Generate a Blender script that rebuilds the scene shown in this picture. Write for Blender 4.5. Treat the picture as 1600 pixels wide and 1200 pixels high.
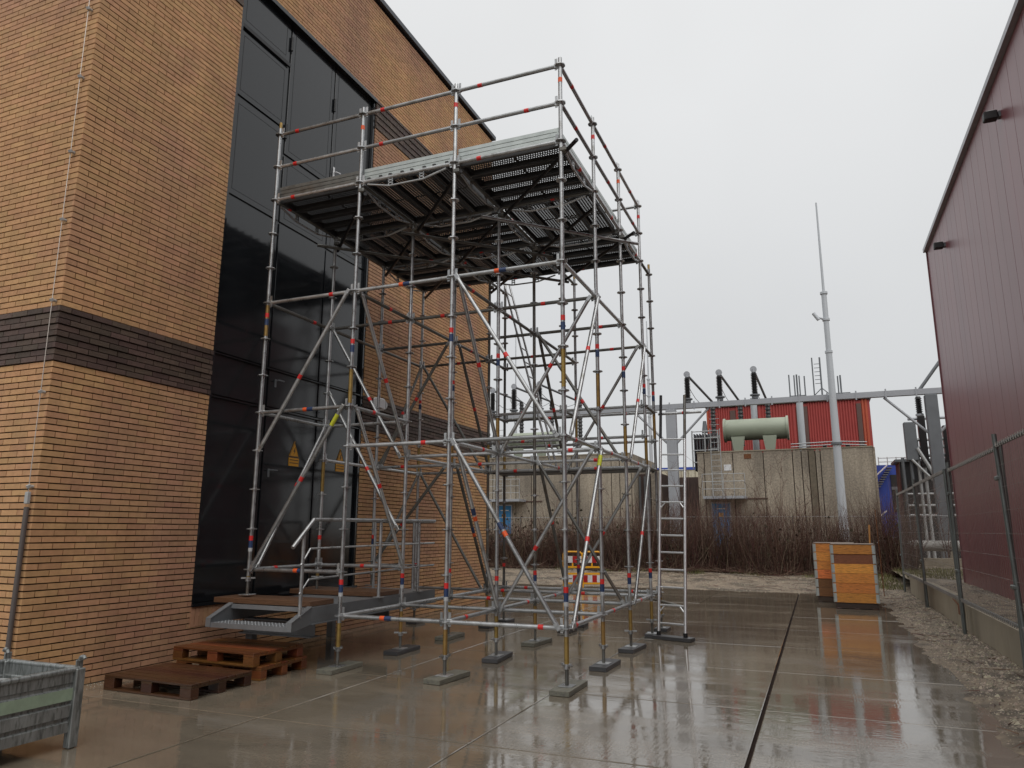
import bpy, bmesh, math, random
import numpy as np
from mathutils import Vector, Matrix
random.seed(7)
R = math.radians
for o in list(bpy.data.objects): bpy.data.objects.remove(o)
S = bpy.context.scene
COL = S.collection

# ---------------------------------------------------------------- camera
CAM = Vector((2.4708, -7.4651, 1.5981)); TH, PITCH, ROLL, FPX = 0.39198, 0.19916, 0.00297, 1135.0
fw = Vector((-math.sin(TH)*math.cos(PITCH), math.cos(TH)*math.cos(PITCH), math.sin(PITCH)))
r0 = Vector((math.cos(TH), math.sin(TH), 0)); u0 = r0.cross(fw)
rt = r0*math.cos(ROLL)+u0*math.sin(ROLL); up = u0*math.cos(ROLL)-r0*math.sin(ROLL)
cd = bpy.data.cameras.new('camera'); cam = bpy.data.objects.new('camera', cd); COL.objects.link(cam)
cd.sensor_width = 36; cd.lens = 36*FPX/1600; cd.clip_start = .05; cd.clip_end = 5000
m = Matrix((rt, up, -fw)).transposed().to_4x4(); m.translation = CAM; cam.matrix_world = m
S.camera = cam
S.render.resolution_x, S.render.resolution_y = 1024, 768

# ---------------------------------------------------------------- sky and sun (overcast)
W = bpy.data.worlds.new('World'); S.world = W; W.use_nodes = True
wn = W.node_tree; wn.nodes.clear(); wl = wn.links
wo = wn.nodes.new('ShaderNodeOutputWorld'); mixs = wn.nodes.new('ShaderNodeMixShader'); mixs.inputs[0].default_value = .93
sky = wn.nodes.new('ShaderNodeTexSky'); sky.sky_type = 'NISHITA'; sky.sun_disc = False
SUN_EL, SUN_AZ = R(58), R(148)          # azimuth from +Y clockwise
sky.sun_elevation = SUN_EL; sky.sun_rotation = SUN_AZ
b1 = wn.nodes.new('ShaderNodeBackground'); b1.inputs[1].default_value = .08
b2 = wn.nodes.new('ShaderNodeBackground'); b2.inputs[1].default_value = .85
wl.new(sky.outputs[0], b1.inputs[0])
tc = wn.nodes.new('ShaderNodeTexCoord'); sx = wn.nodes.new('ShaderNodeSeparateXYZ'); wl.new(tc.outputs['Generated'], sx.inputs[0])
rmp = wn.nodes.new('ShaderNodeValToRGB'); e = rmp.color_ramp.elements
e[0].position = 0.0; e[0].color = (.63, .637, .642, 1); e[1].position = 1.0; e[1].color = (1.12, 1.125, 1.12, 1)
x = e.new(.35); x.color = (.715, .722, .724, 1); x = e.new(.7); x.color = (.87, .875, .875, 1)
wl.new(sx.outputs[2], rmp.inputs[0])
nz = wn.nodes.new('ShaderNodeTexNoise'); nz.inputs['Scale'].default_value = 1.6; nz.inputs['Detail'].default_value = 4; nz.inputs['Roughness'].default_value = .45
wl.new(tc.outputs['Generated'], nz.inputs['Vector'])
mr = wn.nodes.new('ShaderNodeMapRange'); mr.inputs[1].default_value = .3; mr.inputs[2].default_value = .7; mr.inputs[3].default_value = .93; mr.inputs[4].default_value = 1.06
wl.new(nz.outputs[0], mr.inputs[0])
mu = wn.nodes.new('ShaderNodeVectorMath'); mu.operation = 'SCALE'; wl.new(rmp.outputs[0], mu.inputs[0]); wl.new(mr.outputs[0], mu.inputs['Scale'])
wl.new(mu.outputs[0], b2.inputs[0]); wl.new(b1.outputs[0], mixs.inputs[1]); wl.new(b2.outputs[0], mixs.inputs[2]); wl.new(mixs.outputs[0], wo.inputs[0])
sd = bpy.data.lights.new('sun', 'SUN'); sd.energy = 1.5; sd.angle = R(70); sd.color = (1, .97, .93)
sun = bpy.data.objects.new('sun', sd); COL.objects.link(sun)
sdir = Vector((math.sin(SUN_AZ)*math.cos(SUN_EL), math.cos(SUN_AZ)*math.cos(SUN_EL), math.sin(SUN_EL)))
sun.rotation_euler = sdir.to_track_quat('Z', 'Y').to_euler(); sun.location = (0, -20, 40)
S.view_settings.view_transform = 'Standard'; S.view_settings.look = 'None'; S.view_settings.gamma = 1; S.view_settings.exposure = 0.25

# ---------------------------------------------------------------- helpers
def ray(px, py): return fw + rt*((px-800)/FPX) - up*((py-600)/FPX)
def atY(px, py, Y): v = ray(px, py); return CAM + v*((Y-CAM.y)/v.y)
def atX(px, py, X): v = ray(px, py); return CAM + v*((X-CAM.x)/v.x)
def atZ(px, py, Z): v = ray(px, py); return CAM + v*((Z-CAM.z)/v.z)

class MB:
    def __init__(s): s.v = []; s.f = []; s.m = []; s.sm = []
    def add(s, vs, fs, mi=0, smooth=False):
        b = len(s.v); s.v += [tuple(v) for v in vs]
        for f in fs: s.f.append([b+i for i in f]); s.m.append(mi); s.sm.append(smooth)
        return s
    def box(s, c, d, mi=0, M=None):
        x, y, z = d[0]/2, d[1]/2, d[2]/2; c = Vector(c)
        vs = [Vector((a*x, b*y, e*z)) for e in (-1, 1) for b in (-1, 1) for a in (-1, 1)]
        vs = [c + (M @ v if M else v) for v in vs]
        return s.add(vs, [(0,2,3,1),(4,5,7,6),(0,1,5,4),(2,6,7,3),(0,4,6,2),(1,3,7,5)], mi)
    def bb(s, x0, x1, y0, y1, z0, z1, mi=0):
        return s.box(((x0+x1)/2,(y0+y1)/2,(z0+z1)/2), (abs(x1-x0),abs(y1-y0),abs(z1-z0)), mi)
    def bev(s, c, d, b=.006, mi=0, M=None):   # box with chamfered edges
        h = [max(q/2, b*1.01) for q in d]; c = Vector(c); vs = []; idx = {}
        for ax in range(3):
            for sx_ in (-1,1):
                for sy_ in (-1,1):
                    for sz_ in (-1,1):
                        sg = (sx_,sy_,sz_); p = [sg[i]*(h[i] if i == ax else h[i]-b) for i in range(3)]
                        idx[(ax,)+sg] = len(vs); v = Vector(p); vs.append(c+(M@v if M else v))
        fs = []
        for ax in range(3):
            o = [i for i in range(3) if i != ax]
            for q in (-1,1):
                def k(a,b_): sg=[0,0,0]; sg[ax]=q; sg[o[0]]=a; sg[o[1]]=b_; return idx[(ax,)+tuple(sg)]
                f = [k(-1,-1),k(1,-1),k(1,1),k(-1,1)]
                if (q > 0) == (ax == 1): f.reverse()
                fs.append(f)
        for ax in range(3):
            a, b_ = [i for i in range(3) if i != ax]
            for p in (-1,1):
                for q in (-1,1):
                    def k(face, t): sg=[0,0,0]; sg[ax]=t; sg[a]=p; sg[b_]=q; return idx[(face,)+tuple(sg)]
                    fs.append([k(a,-1),k(a,1),k(b_,1),k(b_,-1)])
        for sx_ in (-1,1):
            for sy_ in (-1,1):
                for sz_ in (-1,1): fs.append([idx[(a,sx_,sy_,sz_)] for a in range(3)])
        return s.add(vs, fs, mi)
    def tube(s, p, q, r, n=10, r2=None, mi=0, caps=True, smooth=True):
        p = Vector(p); q = Vector(q); d = q-p
        if d.length < 1e-6: return s
        z = d.normalized(); a = z.cross(Vector((0,0,1)) if abs(z.z) < .95 else Vector((1,0,0))).normalized(); b = z.cross(a)
        r2 = r if r2 is None else r2; vs = []
        for c, rr in ((p, r), (q, r2)):
            for i in range(n): t = 2*math.pi*i/n; vs.append(c+(a*math.cos(t)+b*math.sin(t))*rr)
        s.add(vs, [(i, (i+1)%n, n+(i+1)%n, n+i) for i in range(n)], mi, smooth)
        if caps:
            s.add(vs[:n], [list(range(n))[::-1]], mi); s.add(vs[n:], [list(range(n))], mi)
        return s
    def path(s, pts, r, n=8, mi=0):
        for a, b in zip(pts[:-1], pts[1:]): s.tube(a, b, r, n, mi=mi)
        return s
    def prism(s, poly, axis, a0, a1, mi=0):   # poly in the other two axes, extruded along axis
        n = len(poly); o = [i for i in range(3) if i != axis]; vs = []
        for a in (a0, a1):
            for p in poly: v = [0,0,0]; v[axis] = a; v[o[0]] = p[0]; v[o[1]] = p[1]; vs.append(v)
        return s.add(vs, [list(range(n))[::-1], list(range(n,2*n))]+[(i,(i+1)%n,n+(i+1)%n,n+i) for i in range(n)], mi)
    def mesh(s, name, mats):
        me = bpy.data.meshes.new(name); me.from_pydata(s.v, [], s.f); me.update()
        for m_ in (mats if isinstance(mats, (list, tuple)) else [mats]): me.materials.append(m_)
        me.polygons.foreach_set('material_index', s.m); me.polygons.foreach_set('use_smooth', s.sm)
        bm = bmesh.new(); bm.from_mesh(me); bmesh.ops.recalc_face_normals(bm, faces=bm.faces); bm.to_mesh(me); bm.free()
        return me
def link(name, me, parent=None, loc=None, rot=None):
    o = bpy.data.objects.new(name, me); COL.objects.link(o)
    if loc is not None: o.location = loc
    if rot is not None: o.rotation_euler = rot
    if parent:
        o.parent = parent; o.matrix_parent_inverse = world_of(parent).inverted()
    return o
def world_of(o):
    L = Matrix.LocRotScale(o.location, o.rotation_euler, o.scale)
    return (world_of(o.parent) @ o.matrix_parent_inverse @ L) if o.parent else L
def tag(o, label=None, cat=None, group=None, kind=None):
    if label: o['label'] = label
    if cat: o['category'] = cat
    if group: o['group'] = group
    if kind: o['kind'] = kind
    return o
def thing(name, loc, label, cat, group=None, rz=0):
    o = bpy.data.objects.new(name, None); COL.objects.link(o); o.empty_display_size = .2
    o.location = loc; o.rotation_euler = (0,0,rz); return tag(o, label, cat, group)
def part(name, mb, mats, parent, **k): return link(name, mb.mesh(name, mats), parent, **k)
def lpart(name, mb, mats, parent):       # mesh given in the parent's own coordinates
    o = bpy.data.objects.new(name, mb if isinstance(mb, bpy.types.Mesh) else mb.mesh(name, mats)); COL.objects.link(o); o.parent = parent; return o
def copy_tree(o, parent=None):
    c = o.copy(); COL.objects.link(c); c.parent = parent
    for ch in [q for q in bpy.data.objects if q.parent == o]: copy_tree(ch, c)
    return c

# ---------------------------------------------------------------- materials
def mat(name, base, rough=.6, metal=0, var=.15, vs=6, bump=0, bs=40, rv=.0, col2=None, c2s=3, c2lo=.5, c2hi=.65, objvar=0, stretch=None, spec=.5, island=0, coat=0, streak=0):
    m_ = bpy.data.materials.new(name); m_.use_nodes = True; nt = m_.node_tree; N = nt.nodes; L = nt.links; P = N['Principled BSDF']
    P.inputs['Metallic'].default_value = metal; P.inputs['Specular IOR Level'].default_value = spec
    if coat: P.inputs['Coat Weight'].default_value = coat; P.inputs['Coat Roughness'].default_value = .12
    g = N.new('ShaderNodeNewGeometry'); vec = g.outputs['Position']
    if stretch:
        mp = N.new('ShaderNodeMapping'); mp.inputs['Scale'].default_value = stretch; L.new(vec, mp.inputs[0]); vec = mp.outputs[0]
    n1 = N.new('ShaderNodeTexNoise'); n1.inputs['Scale'].default_value = vs; n1.inputs['Detail'].default_value = 6; n1.inputs['Roughness'].default_value = .65; L.new(vec, n1.inputs['Vector'])
    c = N.new('ShaderNodeRGB'); c.outputs[0].default_value = (*base, 1); colo = c.outputs[0]
    if col2:
        n2 = N.new('ShaderNodeTexNoise'); n2.inputs['Scale'].default_value = c2s; n2.inputs['Detail'].default_value = 5; L.new(vec, n2.inputs['Vector'])
        q = N.new('ShaderNodeMapRange'); q.inputs[1].default_value = c2lo; q.inputs[2].default_value = c2hi; L.new(n2.outputs[0], q.inputs[0])
        mx = N.new('ShaderNodeMix'); mx.data_type = 'RGBA'; L.new(q.outputs[0], mx.inputs[0]); L.new(colo, mx.inputs[6]); mx.inputs[7].default_value = (*col2, 1); colo = mx.outputs[2]
    q = N.new('ShaderNodeMapRange'); q.inputs[1].default_value = .25; q.inputs[2].default_value = .75; q.inputs[3].default_value = 1-var; q.inputs[4].default_value = 1+var; L.new(n1.outputs[0], q.inputs[0])
    fac = q.outputs[0]
    if streak:
        mp2 = N.new('ShaderNodeMapping'); mp2.inputs['Scale'].default_value = (2.6,2.6,.22); L.new(g.outputs['Position'], mp2.inputs[0])
        n4 = N.new('ShaderNodeTexNoise'); n4.inputs['Scale'].default_value = 1.0; n4.inputs['Detail'].default_value = 6; n4.inputs['Roughness'].default_value = .6; L.new(mp2.outputs[0], n4.inputs['Vector'])
        q4 = N.new('ShaderNodeMapRange'); q4.inputs[1].default_value = .35; q4.inputs[2].default_value = .68; q4.inputs[3].default_value = 1-streak; q4.inputs[4].default_value = 1+streak*.35; L.new(n4.outputs[0], q4.inputs[0])
        m4 = N.new('ShaderNodeMath'); m4.operation = 'MULTIPLY'; L.new(fac, m4.inputs[0]); L.new(q4.outputs[0], m4.inputs[1]); fac = m4.outputs[0]
    if objvar or island:
        oi = N.new('ShaderNodeObjectInfo'); r_ = oi.outputs['Random']
        if island:
            ad = N.new('ShaderNodeMath'); ad.operation = 'ADD'; L.new(r_, ad.inputs[0]); L.new(g.outputs['Random Per Island'], ad.inputs[1])
            fr = N.new('ShaderNodeMath'); fr.operation = 'FRACT'; L.new(ad.outputs[0], fr.inputs[0]); r_ = fr.outputs[0]
        a = max(objvar, island)
        q2 = N.new('ShaderNodeMapRange'); q2.inputs[3].default_value = 1-a; q2.inputs[4].default_value = 1+a; L.new(r_, q2.inputs[0])
        mm = N.new('ShaderNodeMath'); mm.operation = 'MULTIPLY'; L.new(fac, mm.inputs[0]); L.new(q2.outputs[0], mm.inputs[1]); fac = mm.outputs[0]
        hs = N.new('ShaderNodeHueSaturation'); q3 = N.new('ShaderNodeMapRange'); q3.inputs[3].default_value = .5-a*.055; q3.inputs[4].default_value = .5+a*.07
        wn_ = N.new('ShaderNodeTexWhiteNoise'); wn_.noise_dimensions = '1D'; L.new(r_, wn_.inputs['W']); L.new(wn_.outputs[0], q3.inputs[0]); L.new(q3.outputs[0], hs.inputs['Hue']); L.new(colo, hs.inputs['Color']); colo = hs.outputs[0]
    sc = N.new('ShaderNodeVectorMath'); sc.operation = 'SCALE'; L.new(colo, sc.inputs[0]); L.new(fac, sc.inputs['Scale']); L.new(sc.outputs[0], P.inputs['Base Color'])
    if rv:
        q = N.new('ShaderNodeMapRange'); q.inputs[1].default_value = .3; q.inputs[2].default_value = .7; q.inputs[3].default_value = max(.02, rough-rv); q.inputs[4].default_value = rough+rv; L.new(n1.outputs[0], q.inputs[0]); L.new(q.outputs[0], P.inputs['Roughness'])
    else: P.inputs['Roughness'].default_value = rough
    if bump:
        n3 = N.new('ShaderNodeTexNoise'); n3.inputs['Scale'].default_value = bs; n3.inputs['Detail'].default_value = 5; L.new(vec, n3.inputs['Vector'])
        bp = N.new('ShaderNodeBump'); bp.inputs['Strength'].default_value = min(1, bump); bp.inputs['Distance'].default_value = .01; L.new(n3.outputs[0], bp.inputs['Height']); L.new(bp.outputs[0], P.inputs['Normal'])
    return m_
M = {}
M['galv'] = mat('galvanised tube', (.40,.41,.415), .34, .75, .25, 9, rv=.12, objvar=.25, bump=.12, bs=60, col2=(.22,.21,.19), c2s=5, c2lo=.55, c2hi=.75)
M['galv_dark'] = mat('weathered steel and painted reflection', (.15,.15,.14), .48, .6, .25, 9, rv=.1, objvar=.2, col2=(.12,.10,.08), c2s=4)  # the left bay toe board takes this tone as a painted reflection
M['galv_light'] = mat('galvanised sheet', (.42,.455,.44), .38, .55, .15, 8, rv=.1, objvar=.08)
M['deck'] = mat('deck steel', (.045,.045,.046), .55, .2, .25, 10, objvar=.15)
M['gold'] = mat('yellow passivated steel', (.30,.19,.06), .42, .55, .3, 14, objvar=.15)
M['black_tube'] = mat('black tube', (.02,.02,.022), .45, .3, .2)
M['alu'] = mat('aluminium', (.72,.73,.74), .3, .8, .08, 10)
M['red'] = mat('red band paint', (.62,.022,.02), .45, 0, .15, 20)
M['orange_band'] = mat('orange band paint', (.72,.10,.02), .45, 0, .15, 20)
M['blue_band'] = mat('blue band paint', (.018,.04,.11), .45, 0, .15, 20)
M['white_band'] = mat('white band paint', (.42,.43,.44), .45, 0, .12, 20)
M['yellow_tape'] = mat('yellow tape', (.5,.52,.03), .5, 0, .2, 30)
M['brick'] = mat('tan brick', (.485,.275,.135), .75, 0, .16, 14, bump=.5, bs=90, island=.105, col2=(.39,.215,.13), c2s=.5, c2lo=.44, c2hi=.60, spec=.35, streak=.12)
M['brick_dark'] = mat('dark brown brick', (.078,.050,.039), .6, 0, .2, 14, bump=.5, bs=90, island=.3, spec=.4)
M['mortar'] = mat('dark mortar', (.022,.014,.011), .95, 0, .25, 20, spec=.1)
M['door'] = mat('anthracite door paint', (.010,.0115,.0135), .12, 0, .12, 2, rv=.03, spec=.62)
M['door_seam'] = mat('dark door seam', (.008,.008,.009), .5)
M['roof_trim'] = mat('dark roof trim', (.05,.055,.065), .4, .3)
M['roof_dark'] = mat('bitumen roof', (.04,.04,.04), .9)
M['maroon'] = mat('maroon cladding', (.185,.060,.069), .34, 0, .06, .8, objvar=.05, spec=.6, streak=.1)
M['maroon_trim'] = mat('grey roof flashing', (.33,.33,.35), .4, .4)
M['soil'] = mat('earth', (.16,.125,.085), .9, 0, .35, 3, bump=1, bs=18)
M['sand'] = mat('sandy soil', (.195,.152,.108), .85, 0, .45, 4, bump=1, bs=22, col2=(.085,.066,.045), c2s=1.1, c2lo=.50, c2hi=.60)
M['gravel'] = mat('wet grit', (.17,.132,.09), .7, 0, .45, 14, bump=1, bs=35, col2=(.075,.058,.04), c2s=2.2, c2lo=.48, c2hi=.62)
M['pebble'] = mat('pebbles', (.24,.20,.155), .6, 0, .2, 20, island=.6)
M['concrete_wall'] = mat('cast concrete', (.31,.27,.20), .7, 0, .14, 1.6, bump=.3, bs=60, col2=(.20,.17,.12), c2s=1.0, c2lo=.5, c2hi=.7, stretch=(1,1,.5))
M['aggregate'] = mat('exposed aggregate', (.37,.32,.25), .85, 0, .45, 13, bump=.8, bs=30, streak=.25, col2=(.25,.215,.17), c2s=.35, c2lo=.45, c2hi=.65)
M['aggregate_dark'] = mat('stained aggregate', (.15,.125,.09), .85, 0, .3, 7, bump=.6, bs=30)
M['board'] = mat('weathered timber', (.15,.145,.115), .5, 0, .25, 5, stretch=(14,2,14), bump=.4, bs=6, col2=(.10,.10,.085), c2s=2)
M['board_dark'] = mat('dark wet board', (.055,.055,.058), .45, 0, .2, 6)
M['walnut'] = mat('wet walkway plank', (.115,.058,.03), .42, 0, .3, 5, stretch=(3,16,16), bump=.4, bs=5)
M['pallet'] = mat('wet pallet wood', (.14,.046,.014), .32, 0, .3, 5, stretch=(3,14,14), bump=.4, bs=6, island=.3, objvar=.3)
M['pallet_dark'] = mat('dark wet pallet wood', (.05,.020,.009), .30, 0, .3, 5, stretch=(3,14,14), bump=.4, bs=6, objvar=.3)
M['collar'] = mat('pine collar board', (.66,.228,.052), .5, 0, .40, 4, stretch=(2.5,2.5,22), bump=.3, bs=6, objvar=.24, col2=(.32,.105,.028), c2s=2.6, c2lo=.52, c2hi=.72)
M['collar_dark'] = mat('dark collar board', (.20,.078,.03), .5, 0, .45, 4, stretch=(3,3,22), objvar=.25)  # darker board colour for the set-back collars
M['platform'] = mat('painted steel', (.15,.16,.17), .4, .4, .15, 4, rv=.1)
M['grate'] = mat('steel grating', (.24,.25,.26), .45, .5, .15, 6)
M['bin'] = mat('galvanised bin', (.27,.285,.28), .42, .6, .3, 6, rv=.12, col2=(.14,.15,.145), c2s=9, stretch=(6,6,1), bump=.2, bs=30)
M['bin_green'] = mat('pale green stripe', (.36,.46,.34), .45, .2, .2, 6, streak=.3)
M['scrap'] = mat('grey scrap', (.25,.26,.26), .4, .4, .3, 20)
M['sign'] = mat('yellow sign', (.55,.26,.012), .5, 0, .05)
M['black'] = mat('black plastic', (.012,.012,.013), .5)
M['white'] = mat('white plastic', (.7,.71,.72), .4)
M['cable'] = mat('steel cable', (.55,.50,.45), .4, .6)
M['conduit'] = mat('grey conduit', (.10,.085,.08), .5, .2)
M['barrier'] = mat('yellow barrier plastic', (.85,.40,.008), .45, 0, .08)
M['ref_red'] = mat('red reflective sheet', (.42,.012,.014), .4)
M['ref_white'] = mat('white reflective sheet', (.72,.72,.72), .4)
M['fence'] = mat('fence tube', (.15,.165,.16), .45, .6, .2, 6, objvar=.1)
M['fence_wire'] = mat('fence wire', (.26,.24,.22), .5, .5, .2)
M['rust'] = mat('rust', (.16,.06,.02), .8, 0, .3, 20)
M['grey_paint'] = mat('grey painted steel', (.34,.355,.38), .45, .15, .08, 1)
M['grey_mid'] = mat('mid grey steel', (.14,.15,.16), .5, .3, .12, 2)
M['mast'] = mat('pale mast', (.45,.475,.50), .45, .1, .06, 1)
M['porcelain'] = mat('black insulator', (.010,.009,.009), .3)
M['tank'] = mat('sage green tank', (.31,.345,.265), .45, .0, .06, .6)
M['red_clad'] = mat('red corrugated sheet', (.33,.045,.038), .6, 0, .10, 1)
M['red_orange'] = mat('orange red sheet', (.42,.08,.035), .6, 0, .08, 1)
M['brown_strip'] = mat('brown strip', (.10,.055,.045), .6)
M['brown_wall'] = mat('dark brown wall', (.07,.045,.038), .8, 0, .2, 1)
M['beige'] = mat('beige cladding', (.50,.46,.36), .7)
M['blue_clad'] = mat('blue cladding', (.025,.06,.33), .5, 0, .1, 1)
M['blue_door'] = mat('blue door paint', (.02,.22,.50), .5, 0, .08, 1)
M['ladder_steel'] = mat('background steel', (.42,.43,.43), .45, .4)
M['pipe'] = mat('clad pipe', (.28,.27,.25), .6, .1, .25, 3)
M['twig'] = mat('bare twigs', (.095,.046,.034), .9, 0, .3, 2, island=.5)
M['twig_pale'] = mat('pale twigs', (.22,.16,.115), .9, 0, .25, 3, island=.3)
M['leaf'] = mat('dead leaves and ivy', (.05,.042,.022), .85, 0, .4, 3, island=.5)
M['grass'] = mat('rough grass', (.13,.125,.045), .9, 0, .3, 3, island=.4)
M['stick'] = mat('pale stick', (.55,.27,.08), .6)
M['wood_top'] = mat('weathered ply lid', (.20,.15,.11), .6, 0, .2, 5)

def wet_concrete():
    m_ = bpy.data.materials.new('wet concrete slab'); m_.use_nodes = True; nt = m_.node_tree; N = nt.nodes; L = nt.links; P = N['Principled BSDF']
    g = N.new('ShaderNodeNewGeometry'); pos = g.outputs['Position']
    def noise(scale, det, vec=pos, ro=.55):
        n = N.new('ShaderNodeTexNoise'); n.inputs['Scale'].default_value = scale; n.inputs['Detail'].default_value = det; n.inputs['Roughness'].default_value = ro; L.new(vec, n.inputs['Vector']); return n.outputs[0]
    def rng(v, a, b, c, d):
        q = N.new('ShaderNodeMapRange'); q.inputs[1].default_value = a; q.inputs[2].default_value = b; q.inputs[3].default_value = c; q.inputs[4].default_value = d; L.new(v, q.inputs[0]); return q.outputs[0]
    def math_(op, a, b):
        q = N.new('ShaderNodeMath'); q.operation = op
        for i, v in enumerate((a, b)):
            if isinstance(v, (int, float)): q.inputs[i].default_value = v
            else: L.new(v, q.inputs[i])
        return q.outputs[0]
    mp = N.new('ShaderNodeMapping'); mp.inputs['Rotation'].default_value = (0,0,R(-20)); mp.inputs['Scale'].default_value = (1,2.6,1); L.new(pos, mp.inputs[0])
    big = noise(.55, 5, mp.outputs[0]); mid = noise(2.3, 6, mp.outputs[0], .6); fine = noise(38, 4)
    puddle = rng(math_('ADD', math_('MULTIPLY', big, .62), math_('MULTIPLY', mid, .38)),   .385, .52, 0, 1)      # 1 = film of standing water
    sp = N.new('ShaderNodeTexVoronoi'); sp.inputs['Scale'].default_value = 9; L.new(pos, sp.inputs['Vector'])
    speck = rng(sp.outputs['Distance'], .0, .06, 1, 0)
    oi = N.new('ShaderNodeObjectInfo')
    tone = math_('MULTIPLY', math_('MULTIPLY', rng(mid, .25, .75, .78, 1.22), rng(fine, .2, .8, .80, 1.2)), rng(oi.outputs['Random'], 0, 1, .86, 1.14))
    tone = math_('MULTIPLY', tone, rng(puddle, 0, 1, 1.06, .74))
    c = N.new('ShaderNodeMix'); c.data_type = 'RGBA'; L.new(math_('MULTIPLY', speck, .35), c.inputs[0]); c.inputs[6].default_value = (.190,.160,.120,1); c.inputs[7].default_value = (.36,.32,.25,1)
    sc = N.new('ShaderNodeVectorMath'); sc.operation = 'SCALE'; L.new(c.outputs[2], sc.inputs[0]); L.new(tone, sc.inputs['Scale']); L.new(sc.outputs[0], P.inputs['Base Color'])
    P.inputs['IOR'].default_value = 2.2; P.inputs['Specular IOR Level'].default_value = .5
    L.new(rng(puddle, 0, 1, .15, .014), P.inputs['Roughness'])
    # broom finish, fine grit and rain ripples
    wv = N.new('ShaderNodeTexWave'); wv.bands_direction = 'X'; wv.inputs['Scale'].default_value = 11; wv.inputs['Distortion'].default_value = 5.5; wv.inputs['Detail'].default_value = 3; L.new(pos, wv.inputs['Vector'])
    inv = math_('SUBTRACT', 1.0, puddle)
    rip = math_('ADD', noise(7.5, 3, mp.outputs[0]), math_('MULTIPLY', noise(55, 3, mp.outputs[0]), .16))
    h = math_('ADD', math_('MULTIPLY', math_('ADD', math_('MULTIPLY', wv.outputs['Color'], .30), math_('MULTIPLY', fine, 1.0)), math_('ADD', math_('MULTIPLY', inv, .9), .03)), math_('MULTIPLY', rip, .62))
    bp = N.new('ShaderNodeBump'); bp.inputs['Strength'].default_value = .30; bp.inputs['Distance'].default_value = .003; L.new(h, bp.inputs['Height']); L.new(bp.outputs[0], P.inputs['Normal'])
    return m_
M['slab'] = wet_concrete()

# ================================================================ SETTING: ground
g = MB().add([(-900,-300,-.045),(900,-300,-.045),(900,1500,-.045),(-900,1500,-.045)], [(0,1,2,3)])
tag(link('ground', g.mesh('ground', M['soil'])), kind='structure')
# slab pavement
pave = MB().bb(-12.2, 3.8, -12.1, 14.0, -.04, -.022)
pv = tag(link('pavement', pave.mesh('pavement', M['mortar'])), kind='structure')
slabme = MB().bev((0,0,-.011), (1.0,1.0,.02), .0035).mesh('slab', M['slab'])
XS = [-12.15,-10.15,-8.15,-6.15,-4.15,-2.14,-.12,1.895,3.80]; YS = [-12.05+2*k for k in range(13)]+[13.95]
random.seed(3)
for a in range(len(XS)-1):
    for b in range(len(YS)-1):
        if XS[a+1] < -4.5 and YS[b] > -3: continue
        x0, x1, y0, y1 = XS[a], XS[a+1], YS[b], YS[b+1]
        gx = .016 if abs(x1-1.895) < .01 else .004; gx0 = .016 if abs(x0-1.895) < .01 else .004
        if XS[a] == -4.15 and False: continue
        sx0, sx1, sy0, sy1 = x0+gx0, x1-gx, y0+.004, y1-.004
        o = link('slab', slabme, pv, ((sx0+sx1)/2, (sy0+sy1)/2, random.uniform(-.003,.002)))
        o.scale = (sx1-sx0, sy1-sy0, 1); o.rotation_euler = (random.uniform(-.0009,.0009), random.uniform(-.0009,.0009), 0)
# filler strip between wall and slabs
tag(link('wall_base_grit', MB().bb(-4.82,-4.152,-4.0,14,-.03,-.006).mesh('wall_base_grit', M['gravel'])), kind='structure')
# sandy strip behind the slabs (uneven)
def terrain(name, x0, x1, y0, y1, nx, ny, f, m_):
    vs = []; fs = []
    for j in range(ny+1):
        for i in range(nx+1):
            x = x0+(x1-x0)*i/nx; y = y0+(y1-y0)*j/ny; vs.append((x, y, f(x, y)))
    for j in range(ny):
        for i in range(nx): k = j*(nx+1)+i; fs.append((k,k+1,k+nx+2,k+nx+1))
    mb = MB(); mb.add(vs, fs, 0, True); return tag(link(name, mb.mesh(name, m_)), kind='structure')
from mathutils import noise as mnoise
def fn(x, y, s): return mnoise.noise((x*s, y*s, 3.1))
def sandz(x, y):
    t = max(0, min(1, (y-13.9)/6))
    if y < 14.6: return -.035+.045*max(0,(y-13.0)/1.4)+.022*fn(x,y,1.3)+.012*fn(x,y,4)
    return -.0+.15*t*t*(3-2*t)+.05*fn(x,y,.9)*min(1,t*3)+.03*fn(x,y,3)*min(1,t*3+.25)+.012+.02*fn(x,y,1.3)
terrain('sandy_strip', -30, 12, 13.0, 34, 260, 130, sandz, M['sand'])
def gravz(x, y): t = max(0,min(1,(x-3.45)/.9)); return -.03+.085*t+.022*fn(x,y,1.7)+.016*fn(x,y,7)*(.3+t)
terrain('grit_strip', 3.45, 4.62, -8, 15.5, 30, 420, gravz, M['gravel'])
def bankz(x, y): return .36+.05*fn(x,y,1.1)+.02*fn(x,y,5)-max(0,(y-15.5))*.0+.08*max(0,min(1,(x-5)/.6))*0
terrain('raised_bank', 4.60, 14, -8, 26, 60, 160, bankz, M['gravel'])

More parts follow.
